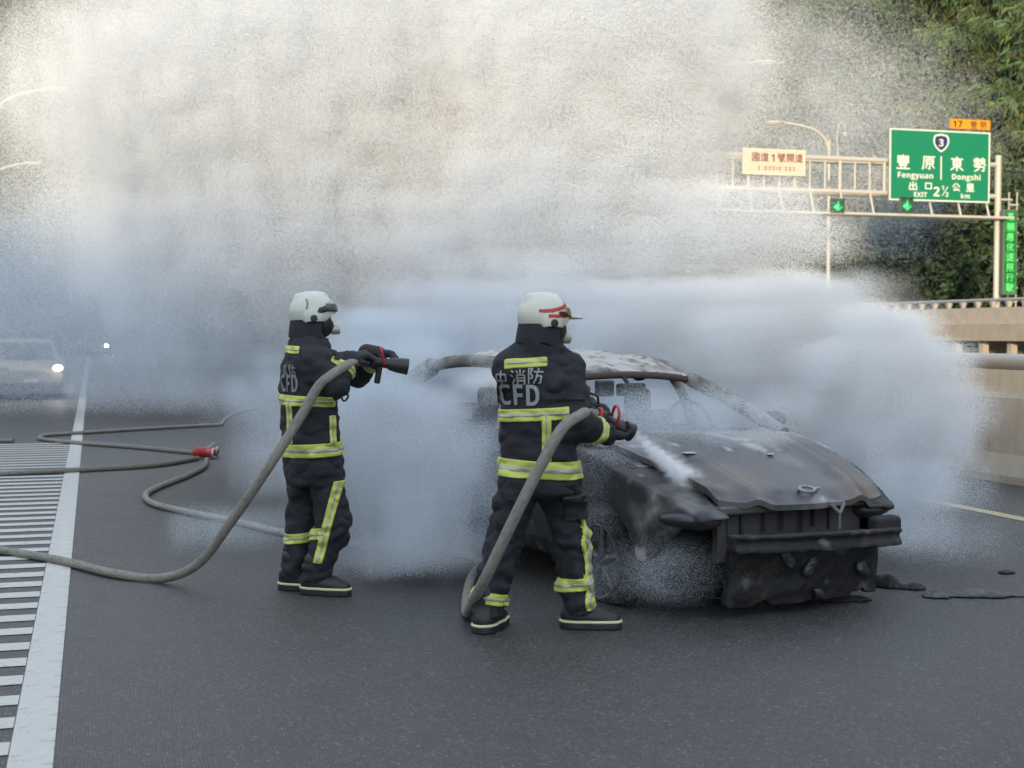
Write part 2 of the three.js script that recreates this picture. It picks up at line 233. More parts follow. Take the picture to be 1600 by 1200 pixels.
// ---------------------------------------------------------------- sign gantry over the viaduct
const GZ = -54.2;                                                       // the gantry stands square across the road
const GX = (sx) => { const t = (sx - 800) / 2200, d = -GZ / (CS - SN * t); return [CS * t * d + SN * d, d]; };   // where a sight line of that bearing meets the gantry
const GY = (sx, sy) => 1.6 + (520 - sy) / 2200 * GX(sx)[1];
{
  const x0 = GX(1052)[0], xr = GX(1556)[0], yT = GY(1400, 253), yB = GY(1400, 303), yW = GY(1400, 340), g = thing('sign_gantry', 'pale steel truss gantry carrying the road signs over the viaduct', 'gantry', V(0, 0, GZ));
  const mP = mPaleSteel, chord = (y, z, r) => bar(V(x0, y, z), V(xr, y, z), r, r, 10);
  put('chord', chord(yT, 0, 0.10), mP, g); put('chord', chord(yB, 0, 0.10), mP, g); put('chord', chord(yT, -1.1, 0.08), mP, g); put('chord', chord(yB, -1.1, 0.08), mP, g);
  put('walkway', box(xr - x0, 0.10, 0.9, (x0 + xr) / 2, yW, 0.75), mP, g);
  for (let x = x0 + 0.5, k = 0; x < xr; x += 0.72, k++) {
    put('hanger', bar(V(x, yB, 0), V(x, yT, 0), k % 3 === 1 ? 0.075 : 0.045), mP, g);
    if (k % 2 === 0) put('hanger', bar(V(x, yW, 0.4), V(x, yB, 0.02), 0.05), mP, g);
    if (k % 3 === 0) put('brace', bar(V(x, yB, -0.05), V(x + 0.55, yT, -1.05), 0.035), mP, g);
  }
  for (const x of [xr, x0]) { put('column', bar(V(x, 1.84, 0), V(x, yT + 0.42, 0), 0.15, 0.14, 14), mP, g); put('column', bar(V(x - (x === xr ? 0.42 : -0.42), 1.84, 0.55), V(x - (x === xr ? 0.42 : -0.42), yW, 0.55), 0.12, 0.12, 12), mP, g); put('base_plate', box(1.2, 0.08, 1.6, x, 1.88, 0.2), mP, g); }
  for (const y of [yT, yB]) put('flange', new THREE.CylinderGeometry(0.17, 0.17, 0.07, 12).rotateZ(Math.PI / 2).translate(GX(1362)[0], y, 0), mP, g);
  // service ladder behind the right column
  const lx = GX(1582)[0], lad = [];
  for (const s of [0, 0.42]) put('ladder_rail', box(0.05, GY(1582, 300) - 1.84, 0.05, lx + s, (GY(1582, 300) + 1.84) / 2, -0.4), mP, g);
  for (let y = 2.4; y < GY(1582, 305); y += 0.62) put('rung', box(0.50, 0.07, 0.07, lx + 0.21, y, -0.36), mP, g);
  put('bracket', box(lx - xr, 0.08, 0.08, (lx + xr) / 2, yB - 0.1, -0.2), mP, g);
  // gooseneck post on the top chord
  const gx = GX(1306)[0]; put('gooseneck', tube([V(gx, yT, 0), V(gx, GY(1306, 205), 0), V(gx + 0.10, GY(1306, 194), 0), V(gx + 0.26, GY(1306, 193), 0), V(gx + 0.34, GY(1306, 205), 0)], 0.03, 24, 6), mP, g);
  put('bell', new THREE.CylinderGeometry(0.05, 0.11, 0.16, 10).translate(gx + 0.34, GY(1306, 211), 0), mP, g);

  const signMat = (t) => [mGalv, mGalv, mGalv, mGalv, new THREE.MeshStandardMaterial({ map: t, color: new THREE.Color().setRGB(0.78, 0.78, 0.78), roughness: 0.5 }), mGalv];
  const panel = (name, label, sx0, sy0, sx1, sy1, z, t) => {
    const a = GX(sx0)[0], b = GX(sx1)[0], y0 = GY((sx0 + sx1) / 2, sy0), y1 = GY((sx0 + sx1) / 2, sy1), o = thing(name, label, 'sign', V((a + b) / 2, (y0 + y1) / 2, GZ + z));
    put('panel', box(b - a, y0 - y1, 0.08), signMat(t), o); put('backing', box((b - a) * 0.9, 0.12, 0.14, 0, (y0 - y1) * 0.3, -0.12), mGalv, o); put('backing', box((b - a) * 0.9, 0.12, 0.14, 0, -(y0 - y1) * 0.3, -0.12), mGalv, o); return o;
  };
  panel('road_sign', 'large green motorway exit sign with white lettering on the gantry', 1380, 207, 1536, 317, 0.30, canvasTex(936, 660, (c, w, h) => {
    c.fillStyle = '#0a8a63'; c.fillRect(0, 0, w, h); c.strokeStyle = '#e9f1e6'; c.lineWidth = 14; c.strokeRect(8, 8, w - 16, h - 16);
    c.save(); c.translate(475, 118); c.beginPath(); c.moveTo(0, -86); c.bezierCurveTo(30, -78, 55, -78, 62, -70); c.bezierCurveTo(92, -10, 62, 50, 0, 86); c.bezierCurveTo(-62, 50, -92, -10, -62, -70); c.bezierCurveTo(-55, -78, -30, -78, 0, -86); c.fillStyle = '#f2f4ee'; c.fill(); c.scale(0.80, 0.80); c.beginPath(); c.moveTo(0, -86); c.bezierCurveTo(30, -78, 55, -78, 62, -70); c.bezierCurveTo(92, -10, 62, 50, 0, 86); c.bezierCurveTo(-62, 50, -92, -10, -62, -70); c.bezierCurveTo(-55, -78, -30, -78, 0, -86); c.fillStyle = '#253a66'; c.fill(); c.restore();
    c.fillStyle = '#f2f4ee'; c.textAlign = 'center'; c.font = 'bold 92px sans-serif'; c.fillText('3', 475, 148);
    const L = '#f3f3e6'; drawGlyph(c, '豐', 62, 240, 128, 128, 13, L); drawGlyph(c, '原', 300, 240, 128, 128, 13, L); drawGlyph(c, '東', 560, 240, 128, 128, 14, L); drawGlyph(c, '勢', 776, 240, 128, 128, 13, L);
    c.fillStyle = L; c.fillRect(470, 240, 12, 216); c.font = 'bold 72px sans-serif'; c.fillText('Fengyuan', 240, 450); c.fillText('Dongshi', 712, 450);
    drawGlyph(c, '出', 176, 482, 86, 76, 11, L); drawGlyph(c, '口', 322, 482, 78, 70, 11, L); drawGlyph(c, '公', 580, 482, 78, 76, 11, L); drawGlyph(c, '里', 712, 482, 78, 76, 11, L);
    c.fillStyle = L; c.font = 'bold 60px sans-serif'; c.fillText('EXIT', 286, 622); c.fillText('km', 706, 622); c.font = 'bold 122px sans-serif'; c.fillText('2', 436, 612); c.font = 'bold 58px sans-serif'; c.fillText('1', 496, 552); c.fillText('2', 534, 612); c.lineWidth = 8; c.strokeStyle = L; c.beginPath(); c.moveTo(492, 602); c.lineTo(540, 522); c.stroke();
  }));
  panel('road_sign', 'small amber plate numbered 17 above the green exit sign', 1473, 190, 1536, 206.2, 0.30, canvasTex(504, 128, (c, w, h) => {
    c.fillStyle = '#f5a823'; c.fillRect(0, 0, w, h); c.strokeStyle = '#a8702a'; c.lineWidth = 8; c.strokeRect(4, 4, w - 8, h - 8); c.fillStyle = '#3a2a12'; c.font = 'bold 112px sans-serif'; c.fillText('17', 34, 106); drawGlyph(c, '豐', 250, 20, 92, 92, 10, '#8a5a1a'); drawGlyph(c, '勢', 372, 20, 92, 92, 10, '#8a5a1a');
  }));
  panel('road_sign', 'faded white sign with brown lettering at the smoky end of the gantry', 1153, 236, 1250, 276, 0.30, canvasTex(776, 320, (c, w, h) => {
    c.fillStyle = '#e2d8c2'; c.fillRect(0, 0, w, h); c.strokeStyle = '#f0e8d6'; c.lineWidth = 12; c.strokeRect(6, 6, w - 12, h - 12); const B = '#8a5a48'; drawGlyph(c, '國', 110, 48, 100, 112, 13, B); drawGlyph(c, '道', 220, 48, 100, 112, 13, B); c.fillStyle = B; c.font = 'bold 130px sans-serif'; c.fillText('1', 342, 156); drawGlyph(c, '號', 430, 48, 96, 112, 12, B); drawGlyph(c, '開', 540, 48, 96, 112, 12, B); drawGlyph(c, '道', 648, 48, 96, 112, 12, B);
    c.fillStyle = '#a8745c'; for (const [x, w2] of [[190, 22], [262, 40], [316, 34], [362, 38], [414, 14], [442, 38], [520, 30], [564, 40], [618, 34]]) { c.fillRect(x, 216, w2, 12); c.fillRect(x + w2 / 2 - 6, 216, 12, 46); c.fillRect(x, 250, w2, 12); }
  }));
  // lane control signals
  const arrow = canvasTex(256, 288, (c, w, h) => { c.fillStyle = '#000'; c.fillRect(0, 0, w, h); c.strokeStyle = '#5dffa0'; c.lineWidth = 30; c.lineCap = 'round'; c.beginPath(); c.moveTo(128, 40); c.lineTo(128, 236); c.moveTo(48, 160); c.lineTo(128, 240); c.lineTo(208, 160); c.stroke(); });
  const lamp = (sx, sy0, sy1, half, label) => {
    const a = GX(sx - half)[0], b = GX(sx + half)[0], y0 = GY(sx, sy0), y1 = GY(sx, sy1), o = thing('lane_signal', label, 'signal', V((a + b) / 2, (y0 + y1) / 2, GZ + 1.28)), w = b - a, h = y0 - y1;
    put('housing', box(w, h, 0.16, 0, 0, -0.09), std([0.09, 0.13, 0.11], 0.6), o);
    put('arrow_light', new THREE.PlaneGeometry(w * 0.94, h * 0.94).translate(0, 0, 0.004), new THREE.MeshStandardMaterial({ color: 0x24382e, roughness: 0.5, emissive: 0xffffff, emissiveMap: arrow, emissiveIntensity: 0.5 }), o);
    put('hood', box(w * 1.04, 0.04, 0.24, 0, h / 2 + 0.02, 0.02), std([0.05, 0.10, 0.075], 0.6), o);
    const l = new THREE.PointLight(0x5dffa0, 0.6); l.name = 'arrow_glow'; l.position.set(0, 0, 0.12); l.castShadow = true; o.add(l);
  };
  lamp(1284, 317, 337, 10, 'green down arrow lane signal on the bare walkway of the gantry'); lamp(1390, 314, 337, 9.5, 'green down arrow lane signal tucked under the exit sign corner');
  // upright LED board on the right column
  const a = GX(1551)[0], b = GX(1573)[0], y0 = GY(1562, 330), y1 = GY(1562, 461), o = thing('message_board', 'tall narrow board of glowing green characters on the gantry column', 'sign', V((a + b) / 2, (y0 + y1) / 2, GZ + 0.66)), w = b - a, h = y0 - y1;
  put('case', rbox(w, h, 0.22, 0.02, 0, 0, -0.115), std([0.10, 0.13, 0.11], 0.6), o);
  put('bracket', box(0.10, 0.10, 0.5, 0, h * 0.3, -0.42), mPaleSteel, o); put('bracket', box(0.10, 0.10, 0.5, 0, -h * 0.3, -0.42), mPaleSteel, o);
  put('led_screen', new THREE.PlaneGeometry(w * 0.80, h * 0.95).translate(0, 0, 0.004), new THREE.MeshStandardMaterial({ color: 0x06140a, roughness: 0.5, emissive: 0xffffff, emissiveIntensity: 0.85, emissiveMap: canvasTex(160, 1024, (c, W, H) => { c.fillStyle = '#0c7a22'; c.fillRect(0, 0, W, H); '車輛應依速限行駛'.split('').forEach((ch, i) => { c.fillStyle = i % 3 === 1 ? '#12a030' : '#0c8426'; c.fillRect(0, i * 128, W, 128); drawGlyph(c, ch, 26, i * 128 + 10, 108, 108, 12, '#7dff88'); }); }) }), o);
  const l = new THREE.RectAreaLight(0x60ff80, 0.5, w * 0.8, h * 0.95); l.name = 'led_glow'; l.position.z = 0.02; l.rotation.y = Math.PI; o.add(l);
}
// ---------------------------------------------------------------- street lamps
function streetLamp(base, H, arm, turn, label) {
  const o = thing('street_lamp', label, 'street lamp', base, turn, 'lamps along the motorway'), m = mPaleSteel;
  put('pole', bar(V(0, 0, 0), V(0, H * 0.93, 0), 0.11, 0.06, 12), m, o);
  put('arm', tube([V(0, H * 0.88, 0), V(-arm * 0.06, H * 0.925, 0), V(-arm * 0.22, H * 0.965, 0), V(-arm * 0.55, H * 0.99, 0), V(-arm * 0.84, H, 0)], 0.055, 30, 8), m, o);
  const head = new THREE.SphereGeometry(0.5, 14, 8).scale(0.95, 0.16, 0.34).translate(-arm * 0.98 + 0.12, H + 0.01, 0); put('lamp_head', head, m, o);
  put('lens', new THREE.SphereGeometry(0.4, 12, 6).scale(0.8, 0.10, 0.30).translate(-arm * 0.98 + 0.08, H - 0.055, 0), std([0.75, 0.75, 0.7], 0.2), o); put('base_plate', box(0.42, 0.05, 0.42, 0, 0.025, 0), m, o); return o;
}
const px = (sx, sy, d) => site((sx - 800) / 2200 * d, 1.6 + (520 - sy) / 2200 * d, d);
{
  const P = px(1293, 0, 66), Q = px(1056, 0, 52), A = px(-6, 0, 48), B = px(-14, 0, 70);
  P.y = Q.y = 0; A.y = B.y = 0;
  streetLamp(P, 11.4, 2.7, -YAW, 'pale street lamp standing behind the sign gantry');
  streetLamp(Q, 11.5, 3.4, Math.PI - YAW, 'hazy street lamp arching out of the smoke short of the gantry');
  streetLamp(A, 9.85, 2.35, Math.PI - YAW, 'street lamp on the hatched side whose arm reaches over the road');
  streetLamp(B, 10.0, 2.4, Math.PI - YAW, 'farther street lamp fading into smoke on the hatched side');
}
// ---------------------------------------------------------------- hillside trees
const leafMat = (r, g, b) => new THREE.MeshStandardMaterial({ color: new THREE.Color().setRGB(r * 0.85, g * 0.85, b * 0.9), roughness: 0.85, side: THREE.DoubleSide, vertexColors: true });
const mBark = std([0.09, 0.075, 0.055], 0.95);
function leaves(list) {            // [pos, dir, length, width, tint]
  const pos = [], nor = [], col = [], a = V(), n = V();
  for (const [p, d, l, w, t] of list) {
    a.set(gauss(), gauss(), gauss()).cross(d).normalize().multiplyScalar(w); n.crossVectors(a, d).normalize(); const m = p.clone().addScaledVector(d, l * 0.45), e = p.clone().addScaledVector(d, l).addScaledVector(V(0, -1, 0), l * 0.15);
    for (const v of [p, m.clone().add(a), m.clone().sub(a), m.clone().add(a), e, m.clone().sub(a)]) { pos.push(v.x, v.y, v.z); nor.push(n.x, n.y, n.z); col.push(t[0], t[1], t[2]); }
  }
  const g = new THREE.BufferGeometry(); g.setAttribute('position', new THREE.Float32BufferAttribute(pos, 3)); g.setAttribute('normal', new THREE.Float32BufferAttribute(nor, 3)); g.setAttribute('color', new THREE.Float32BufferAttribute(col, 3)); return g;
}
const tint = () => { const k = rr(0.6, 1.35), y = rr(0, 0.35); return [k * (1 + y * 0.6), k * (1 + y * 0.4), k]; };
function broadleaf(H, R) {
  const L = [], limbs = [bar(V(0, -0.6, 0), V(0.1, H * 0.55, 0), 0.16, 0.09, 7)];
  for (let k = 0; k < 34; k++) {
    const t = rr(0, 6.28), u = Math.pow(rnd(), 0.6), yy = rr(-0.75, 1), rad = R * Math.sqrt(Math.max(0.05, 1 - yy * yy)) * u, c = V(Math.cos(t) * rad, H * 0.62 + yy * H * 0.38, Math.sin(t) * rad), s = rr(0.35, 0.75) * R * 0.5, tk = tint();
    if (k < 9) limbs.push(bar(V(0.05, H * rr(0.25, 0.5), 0), c, 0.06, 0.02, 5));
    for (let i = 0; i < 42; i++) { const o = V(gauss(), gauss() * 0.7, gauss()).multiplyScalar(s * 0.6), p = c.clone().add(o), d = o.clone().normalize().add(V(gauss() * 0.5, rr(-0.9, 0.2), gauss() * 0.5)).normalize(); L.push([p, d, rr(0.22, 0.46), rr(0.06, 0.12), tk.map((x) => x * rr(0.75, 1.2))]); }
  }
  return [leaves(L), merge(limbs)];
}
function bamboo(H) {
  const L = [], stems = [];
  for (let k = 0; k < 15; k++) {
    const t = rr(0, 6.28), lean = rr(0.12, 0.42) * H, h = H * rr(0.7, 1.05), b = V(Math.cos(t) * rr(0, 0.4), -0.5, Math.sin(t) * rr(0, 0.4)), pts = [b, V(b.x + Math.cos(t) * lean * 0.2, h * 0.5, b.z + Math.sin(t) * lean * 0.2), V(b.x + Math.cos(t) * lean * 0.62, h * 0.86, b.z + Math.sin(t) * lean * 0.62), V(b.x + Math.cos(t) * lean * 1.15, h * 0.93, b.z + Math.sin(t) * lean * 1.15)], c = new THREE.CatmullRomCurve3(pts);
    stems.push(new THREE.TubeGeometry(c, 8, 0.035, 4)); const tk = tint();
    for (let i = 0; i < 110; i++) { const u = 0.22 + 0.78 * Math.sqrt(rnd()), p = c.getPoint(u), w = (1.15 - u) * 0.55; p.add(V(gauss() * w, gauss() * w * 0.8, gauss() * w)); const d = V(gauss() * 0.55, -0.75 + gauss() * 0.5, gauss() * 0.55).add(V(Math.cos(t) * 0.4, 0, Math.sin(t) * 0.4)).normalize(); L.push([p, d, rr(0.35, 0.7), rr(0.03, 0.065), tk.map((x) => x * rr(0.7, 1.25))]); }
  }
  return [leaves(L), merge(stems)];
}
{
  const mDark = leafMat(0.036, 0.068, 0.028), mMid = leafMat(0.050, 0.094, 0.034), mPale = leafMat(0.092, 0.145, 0.055), mPale2 = leafMat(0.072, 0.118, 0.044);
  const kinds = [[...broadleaf(5.2, 2.5), mDark, 0], [...broadleaf(6.2, 2.3), mMid, 0], [...broadleaf(4.2, 2.7), mDark, 0], [...bamboo(7.5), mPale, 1], [...bamboo(6.0), mPale2, 1]];
  const said = ['dense dark broadleaf tree on the wooded hillside', 'mid green taller broadleaf tree on the wooded hillside', 'low spreading dark tree on the wooded hillside', 'tall pale bamboo clump arching over the hillside', 'shorter green bamboo clump on the wooded hillside'];
  const first = [];
  const plant = (k, x, z, s) => {
    const y = hillH(x, z), [lv, st, m] = kinds[k]; let o;
    if (!first[k]) { o = first[k] = thing(k > 2 ? 'bamboo_clump' : 'tree', said[k], k > 2 ? 'bamboo' : 'tree', V(x, y, z), rr(0, 6.28), ['broadleaf dark', 'broadleaf tall', 'broadleaf low', 'bamboo tall', 'bamboo short'][k] + ' plants on the hillside'); put(k > 2 ? 'stem' : 'trunk', st, mBark, o); put('crown', lv, m, o); }
    else o = copyOf(first[k], V(x, y, z), rr(0, 6.28));
    o.scale.setScalar(s);
  };
  let n = 0;
  for (let t = 0; t < 4000 && n < 250; t++) {           // the slope in view, right of the smoke
    const sx = rr(1090, 1660), d = rr(66, 150), p = px(sx, 520, d), h = hillH(p.x, p.z); if (h < 0.3) continue; const sy = 520 - (h + 3 - 1.6) / d * 2200; if (sy < -120 || sy > 520) continue;
    const right = sx > 1440 && sy < 340; plant(right && rnd() < 0.6 ? 3 : rnd() < 0.24 ? 4 : Math.floor(rr(0, 3)), p.x, p.z, rr(0.8, 1.25) * (0.75 + d / 260)); n++;
  }
  for (let t = 0; t < 600 && n < 285; t++) { const sx = rr(-60, 420), d = rr(165, 240), p = px(sx, 520, d), h = hillH(p.x, p.z); if (h < 1) continue; plant(Math.floor(rr(0, 3)), p.x, p.z, rr(1.6, 2.6)); n++; }
  console.log('trees', n);
}
// ---------------------------------------------------------------- burnt-out car
// own axes: +z is the nose, +x the side by the parapet
const charCol = (x, y, z) => {                          // soot, scale, rust and ash lying in patches
  const a = fbm(x * 3.1 + 3, y * 3.1, z * 3.1, 4), b = fbm(x * 9, y * 9 + 4, z * 9, 3), c = fbm(x * 1.3, y * 1.3 + 9, z * 1.3 + 2, 3);
  let v = [0.028, 0.029, 0.032]; const mix = (o, k) => { k = clamp(k, 0, 1); v = v.map((q, i) => q + (o[i] - q) * k); };
  mix([0.075, 0.062, 0.050], (a - 0.02) * 2.2); mix([0.19, 0.18, 0.17], (c + b * 0.5 - 0.12) * 2.6); mix([0.36, 0.35, 0.335], (b + a * 0.5 - 0.28) * 3.2); return v;
};
const ashCol = (x, y, z) => {
  const a = fbm(x * 2.6 + 3, y * 2.6, z * 2.6, 4), b = fbm(x * 11, y * 11 + 4, z * 11, 3); let v = [0.42, 0.40, 0.37]; const mix = (o, k) => { k = clamp(k, 0, 1); v = v.map((q, i) => q + (o[i] - q) * k); };
  mix([0.105, 0.088, 0.072], (a + 0.05) * 2.0); mix([0.042, 0.040, 0.039], (b - 0.10) * 3.4); mix([0.44, 0.43, 0.41], (-b - 0.15) * 3.0); return v;
};
const hoodCol = (x, y, z) => {
  const a = fbm(x * 2.2 + 7, y * 2.2, z * 1.2, 4), b = fbm(x * 8, y * 8 + 4, z * 5, 3); let v = [0.085, 0.085, 0.088]; const mix = (o, k) => { k = clamp(k, 0, 1); v = v.map((q, i) => q + (o[i] - q) * k); };
  mix([0.028, 0.029, 0.034], (b - 0.05) * 2.4); mix([0.26, 0.25, 0.24], (a - 0.06) * 2.6); mix([0.15, 0.115, 0.09], (-a - 0.10) * 2.4); mix([0.42, 0.42, 0.41], (b + a - 0.36) * 4); return v;
};
const mChar = new THREE.MeshStandardMaterial({ vertexColors: true, roughness: 0.72, metalness: 0.12 });
const mHood = new THREE.MeshPhysicalMaterial({ vertexColors: true, roughness: 0.42, metalness: 0.35 });
const mAsh = new THREE.MeshStandardMaterial({ vertexColors: true, roughness: 0.95 });
const mSoot = std([0.02, 0.02, 0.022], 0.85), mSootShine = std([0.030, 0.031, 0.034], 0.38), mRim = std([0.10, 0.098, 0.095], 0.6, { metalness: 0.5 });
const paintGeo = (g, f) => { const p = g.attributes.position, c = new Float32Array(p.count * 3); for (let i = 0; i < p.count; i++) c.set(f(p.getX(i), p.getY(i), p.getZ(i)), i * 3); g.setAttribute('color', new THREE.BufferAttribute(c, 3)); return g; };
{
  const car = thing('burnt_car', 'burnt out sedan with charred bonnet and ash covered roof, facing out of the smoke', 'car', site(0.64, 0, 9.90), -YAW + 28 * Math.PI / 180);
  const W = (z) => 0.885 - 0.20 * Math.pow(smooth(z, 1.35, 2.3), 1.6) - 0.09 * smooth(-z, 1.5, 2.3), K = (y) => 1 - 0.42 * (y - 0.58) ** 2 - (y < 0.3 ? (0.3 - y) * 0.5 : 0);
  const T = (z) => z > 1.0 ? 0.925 - 0.36 * Math.pow((z - 1.0) / 1.25, 1.5) : z > -1.6 ? 0.925 + 0.02 * (1.0 - z) : 0.977 + 0.03 * smooth(-z, 1.6, 1.9) - 0.05 * smooth(-z, 2.0, 2.3);
  const arch = (x, y, z) => Math.min(Math.hypot(y - 0.26, z - 1.34), Math.hypot(y - 0.26, z + 1.34)) - 0.365;
  const dent = (x, y, z) => 0.018 * fbm(x * 2.4, y * 2.4, z * 2.4 + 5, 3);
  const hull = (x, y, z) => { const d = smax(smax(Math.abs(x) - W(z) * K(y), y - T(z), 0.05), smax(0.16 - y, Math.abs(z) - 2.24, 0.03), 0.05); return Math.abs(d) > 0.09 ? d : d + dent(x, y, z); };
  const skin = (x, y, z) => { const h = hull(x, y, z); return Math.max(h, -(h + 0.045), -arch(x, y, z), y - T(z) + 0.02); };
  const cut = (z0, z1) => (x, y, z) => Math.max(skin(x, y, z), z0 - z, z - z1);
  const sidePart = (name, z0, z1, s, extra) => { const f = extra ? ((q) => (x, y, z) => Math.max(q(x, y, z), extra(x, y, z)))(cut(z0, z1)) : cut(z0, z1); return put(name, surfaceNets(f, s > 0 ? [0.5, 0.1, z0 - 0.04] : [-0.96, 0.1, z0 - 0.04], s > 0 ? [0.96, 1.06, z1 + 0.04] : [-0.5, 1.06, z1 + 0.04], 0.0165, charCol), mChar, car); };
  for (const s of [-1, 1]) {
    sidePart('fender', 0.985, 2.16, s, (x, y, z) => 0.30 + 0.25 * smooth(z, 1.75, 2.1) - y - (z < 1.7 ? 0.2 : 0)); sidePart('rear_quarter', -2.20, -1.005, s);
    for (const [a, b] of [[-0.03, 0.97], [-0.99, -0.05]]) { const d = sidePart('door', a, b, s); put('handle', rbox(0.03, 0.03, 0.17, 0.012, s * 0.885, 0.80, a + 0.16), mSoot, d); }
  }
  put('floor_pan', rbox(1.5, 0.12, 4.0, 0.04, 0, 0.22, -0.05), mSoot, car);
  put('firewall', paintGeo(rbox(1.52, 0.62, 0.07, 0.02, 0, 0.60, 1.02), charCol), mChar, car);
  put('trunk_lid', surfaceNets((x, y, z) => Math.max(Math.abs(y - T(z) - 0.002 - dent(x, y, z)) - 0.02, Math.abs(x) - 0.66, z + 2.0, -2.22 - z), [-0.7, 0.8, -2.26], [0.7, 1.1, -1.94], 0.02, charCol), mChar, car);
  put('tail_panel', paintGeo(rbox(1.46, 0.60, 0.10, 0.04, 0, 0.58, -2.16), charCol), mChar, car);
  // bonnet: buckled and slid towards the parapet side, its near corner lifted
  {
    const nu = 40, nv = 36, half = (v) => lerp(0.735, 0.60, Math.pow(v, 1.8)), top = [], idx = [], zz = (v, u) => lerp(1.08, 2.16, v) - 0.10 * Math.abs(u) ** 3 * v;
    const P = (u, v, t) => { const x = u * half(v) + 0.085, z = zz(v, u), y = T(z) + 0.018 + 0.035 * (1 - u * u) + 0.030 * Math.exp(-(((Math.abs(u) - 0.62) / 0.10) ** 2)) + 0.012 * fbm(x * 3.2, 1, z * 2.4, 3) + 0.035 * smooth(-u, 0.45, 1) * smooth(v, 0.2, 1) + 0.005 * Math.sin(u * 7 + v * 5) * v - 0.03 * smooth(v, 0.9, 1) - t; return V(x, y, z); };
    for (let t = 0; t < 2; t++) for (let j = 0; j <= nv; j++) for (let i = 0; i <= nu; i++) top.push(P(i / nu * 2 - 1, j / nv, t * 0.032));
    const N = (nu + 1) * (nv + 1), q = (i, j, t) => t * N + j * (nu + 1) + i; for (let j = 0; j < nv; j++) for (let i = 0; i < nu; i++) { idx.push(q(i, j, 0), q(i, j + 1, 0), q(i + 1, j, 0), q(i + 1, j, 0), q(i, j + 1, 0), q(i + 1, j + 1, 0), q(i, j, 1), q(i + 1, j, 1), q(i, j + 1, 1), q(i + 1, j, 1), q(i + 1, j + 1, 1), q(i, j + 1, 1)); }
    for (let i = 0; i < nu; i++) for (const j of [0, nv]) idx.push(q(i, j, 0), q(i + 1, j, 0), q(i, j, 1), q(i + 1, j, 0), q(i + 1, j, 1), q(i, j, 1)); for (let j = 0; j < nv; j++) for (const i of [0, nu]) idx.push(q(i, j, 0), q(i, j, 1), q(i, j + 1, 0), q(i, j + 1, 0), q(i, j, 1), q(i, j + 1, 1));
    let g = new THREE.BufferGeometry().setFromPoints(top); g.setIndex(idx); g = toCreasedNormals(g, 0.9); const hood = put('hood', paintGeo(g, hoodCol), mHood, car); hood.userData.label = 'buckled scorched bonnet';
    const c = P(0.02, 0.93, 0), bad = [new THREE.TorusGeometry(0.040, 0.010, 8, 18).scale(1.25, 0.8, 1).rotateX(-1.15).translate(c.x, c.y + 0.022, c.z), bar(V(c.x + 0.045, c.y + 0.018, c.z), V(c.x + 0.095, c.y + 0.022, c.z - 0.01), 0.010)]; put('badge', bad, std([0.26, 0.265, 0.27], 0.5, { metalness: 0.2 }), hood);
    put('flake', [box(0.07, 0.006, 0.05, -0.36, P(-0.55, 0.45, 0).y + 0.012, P(-0.55, 0.45, 0).z), box(0.04, 0.006, 0.03, 0.2, P(0.2, 0.5, 0).y + 0.01, P(0.2, 0.5, 0).z)], std([0.5, 0.5, 0.5], 0.8), hood);
  }
  // front end
  const beam = put('bumper_beam', surfaceNets((x, y, z) => { const d = Math.max(Math.abs(z - 2.27 + 0.13 * (x - 0.06) ** 2) - 0.045, Math.abs(y - 0.425 + 0.025 * x) - 0.050, Math.abs(x - 0.06) - 0.60), gro = Math.hypot(y - 0.43 + 0.025 * x, (z - 2.315 + 0.13 * (x - 0.06) ** 2) * 1.2) - 0.022; return smax(d, -gro, 0.012) + 0.012 * fbm(x * 7, y * 9, z * 7, 3); }, [-0.62, 0.3, 2.0], [0.74, 0.55, 2.38], 0.0125, (x, y, z) => charCol(x, y, z).map((v) => v * 0.42)), mChar, car);
  put('bumper_foam', [rbox(0.20, 0.10, 0.10, 0.03, 0.60, 0.475, 2.18)], mSoot, beam);
  put('lower_bumper', surfaceNets((x, y, z) => Math.max(Math.abs(z - 2.13 + 0.16 * x * x + 0.10 * (0.3 - y) + 0.02 * Math.sin(x * 11 + y * 4) * (0.4 - y) + 0.035 * fbm(x * 5, y * 6, 3, 3)) - 0.03, Math.abs(x - 0.08) - 0.56, 0.05 - y + 0.10 * Math.max(0, fbm(x * 5, 1, 2, 3)), y - 0.40), [-0.55, -0.02, 1.85], [0.72, 0.45, 2.32], 0.013, (x, y, z) => charCol(x, y, z).map((v) => v * 0.28)), mChar, car);
  for (let k = 0; k < 5; k++) { const x = rr(-0.45, 0.6), y = rr(0.08, 0.34); put('shred', surfaceNets((a, b, c) => Math.hypot(a / 1.6, b, c / 0.5) - 0.035 - 0.035 * fbm(a * 14 + k, b * 14, c * 14, 2), [-0.12, -0.09, -0.06], [0.12, 0.09, 0.06], 0.012).rotateZ(rr(-1, 1)).translate(x, y, 2.17 - 0.16 * x * x), mSootShine, car); }
  for (let k = 0; k < 9; k++) put('grille_slat', rbox(0.018, 0.10 + 0.10 * rnd(), 0.014, 0.004, -0.42 + k * 0.12 + rr(-0.03, 0.03), 0.53, 2.055 - 0.22 * (-0.40 + k * 0.12) ** 2).rotateZ(rr(-0.06, 0.06)), mSoot, car);
  put('radiator', paintGeo(rbox(1.05, 0.32, 0.05, 0.01, 0.03, 0.46, 2.0), charCol), mChar, car); put('radiator_support', paintGeo(rbox(1.12, 0.05, 0.09, 0.015, 0.03, 0.605, 2.06), charCol), mChar, car);
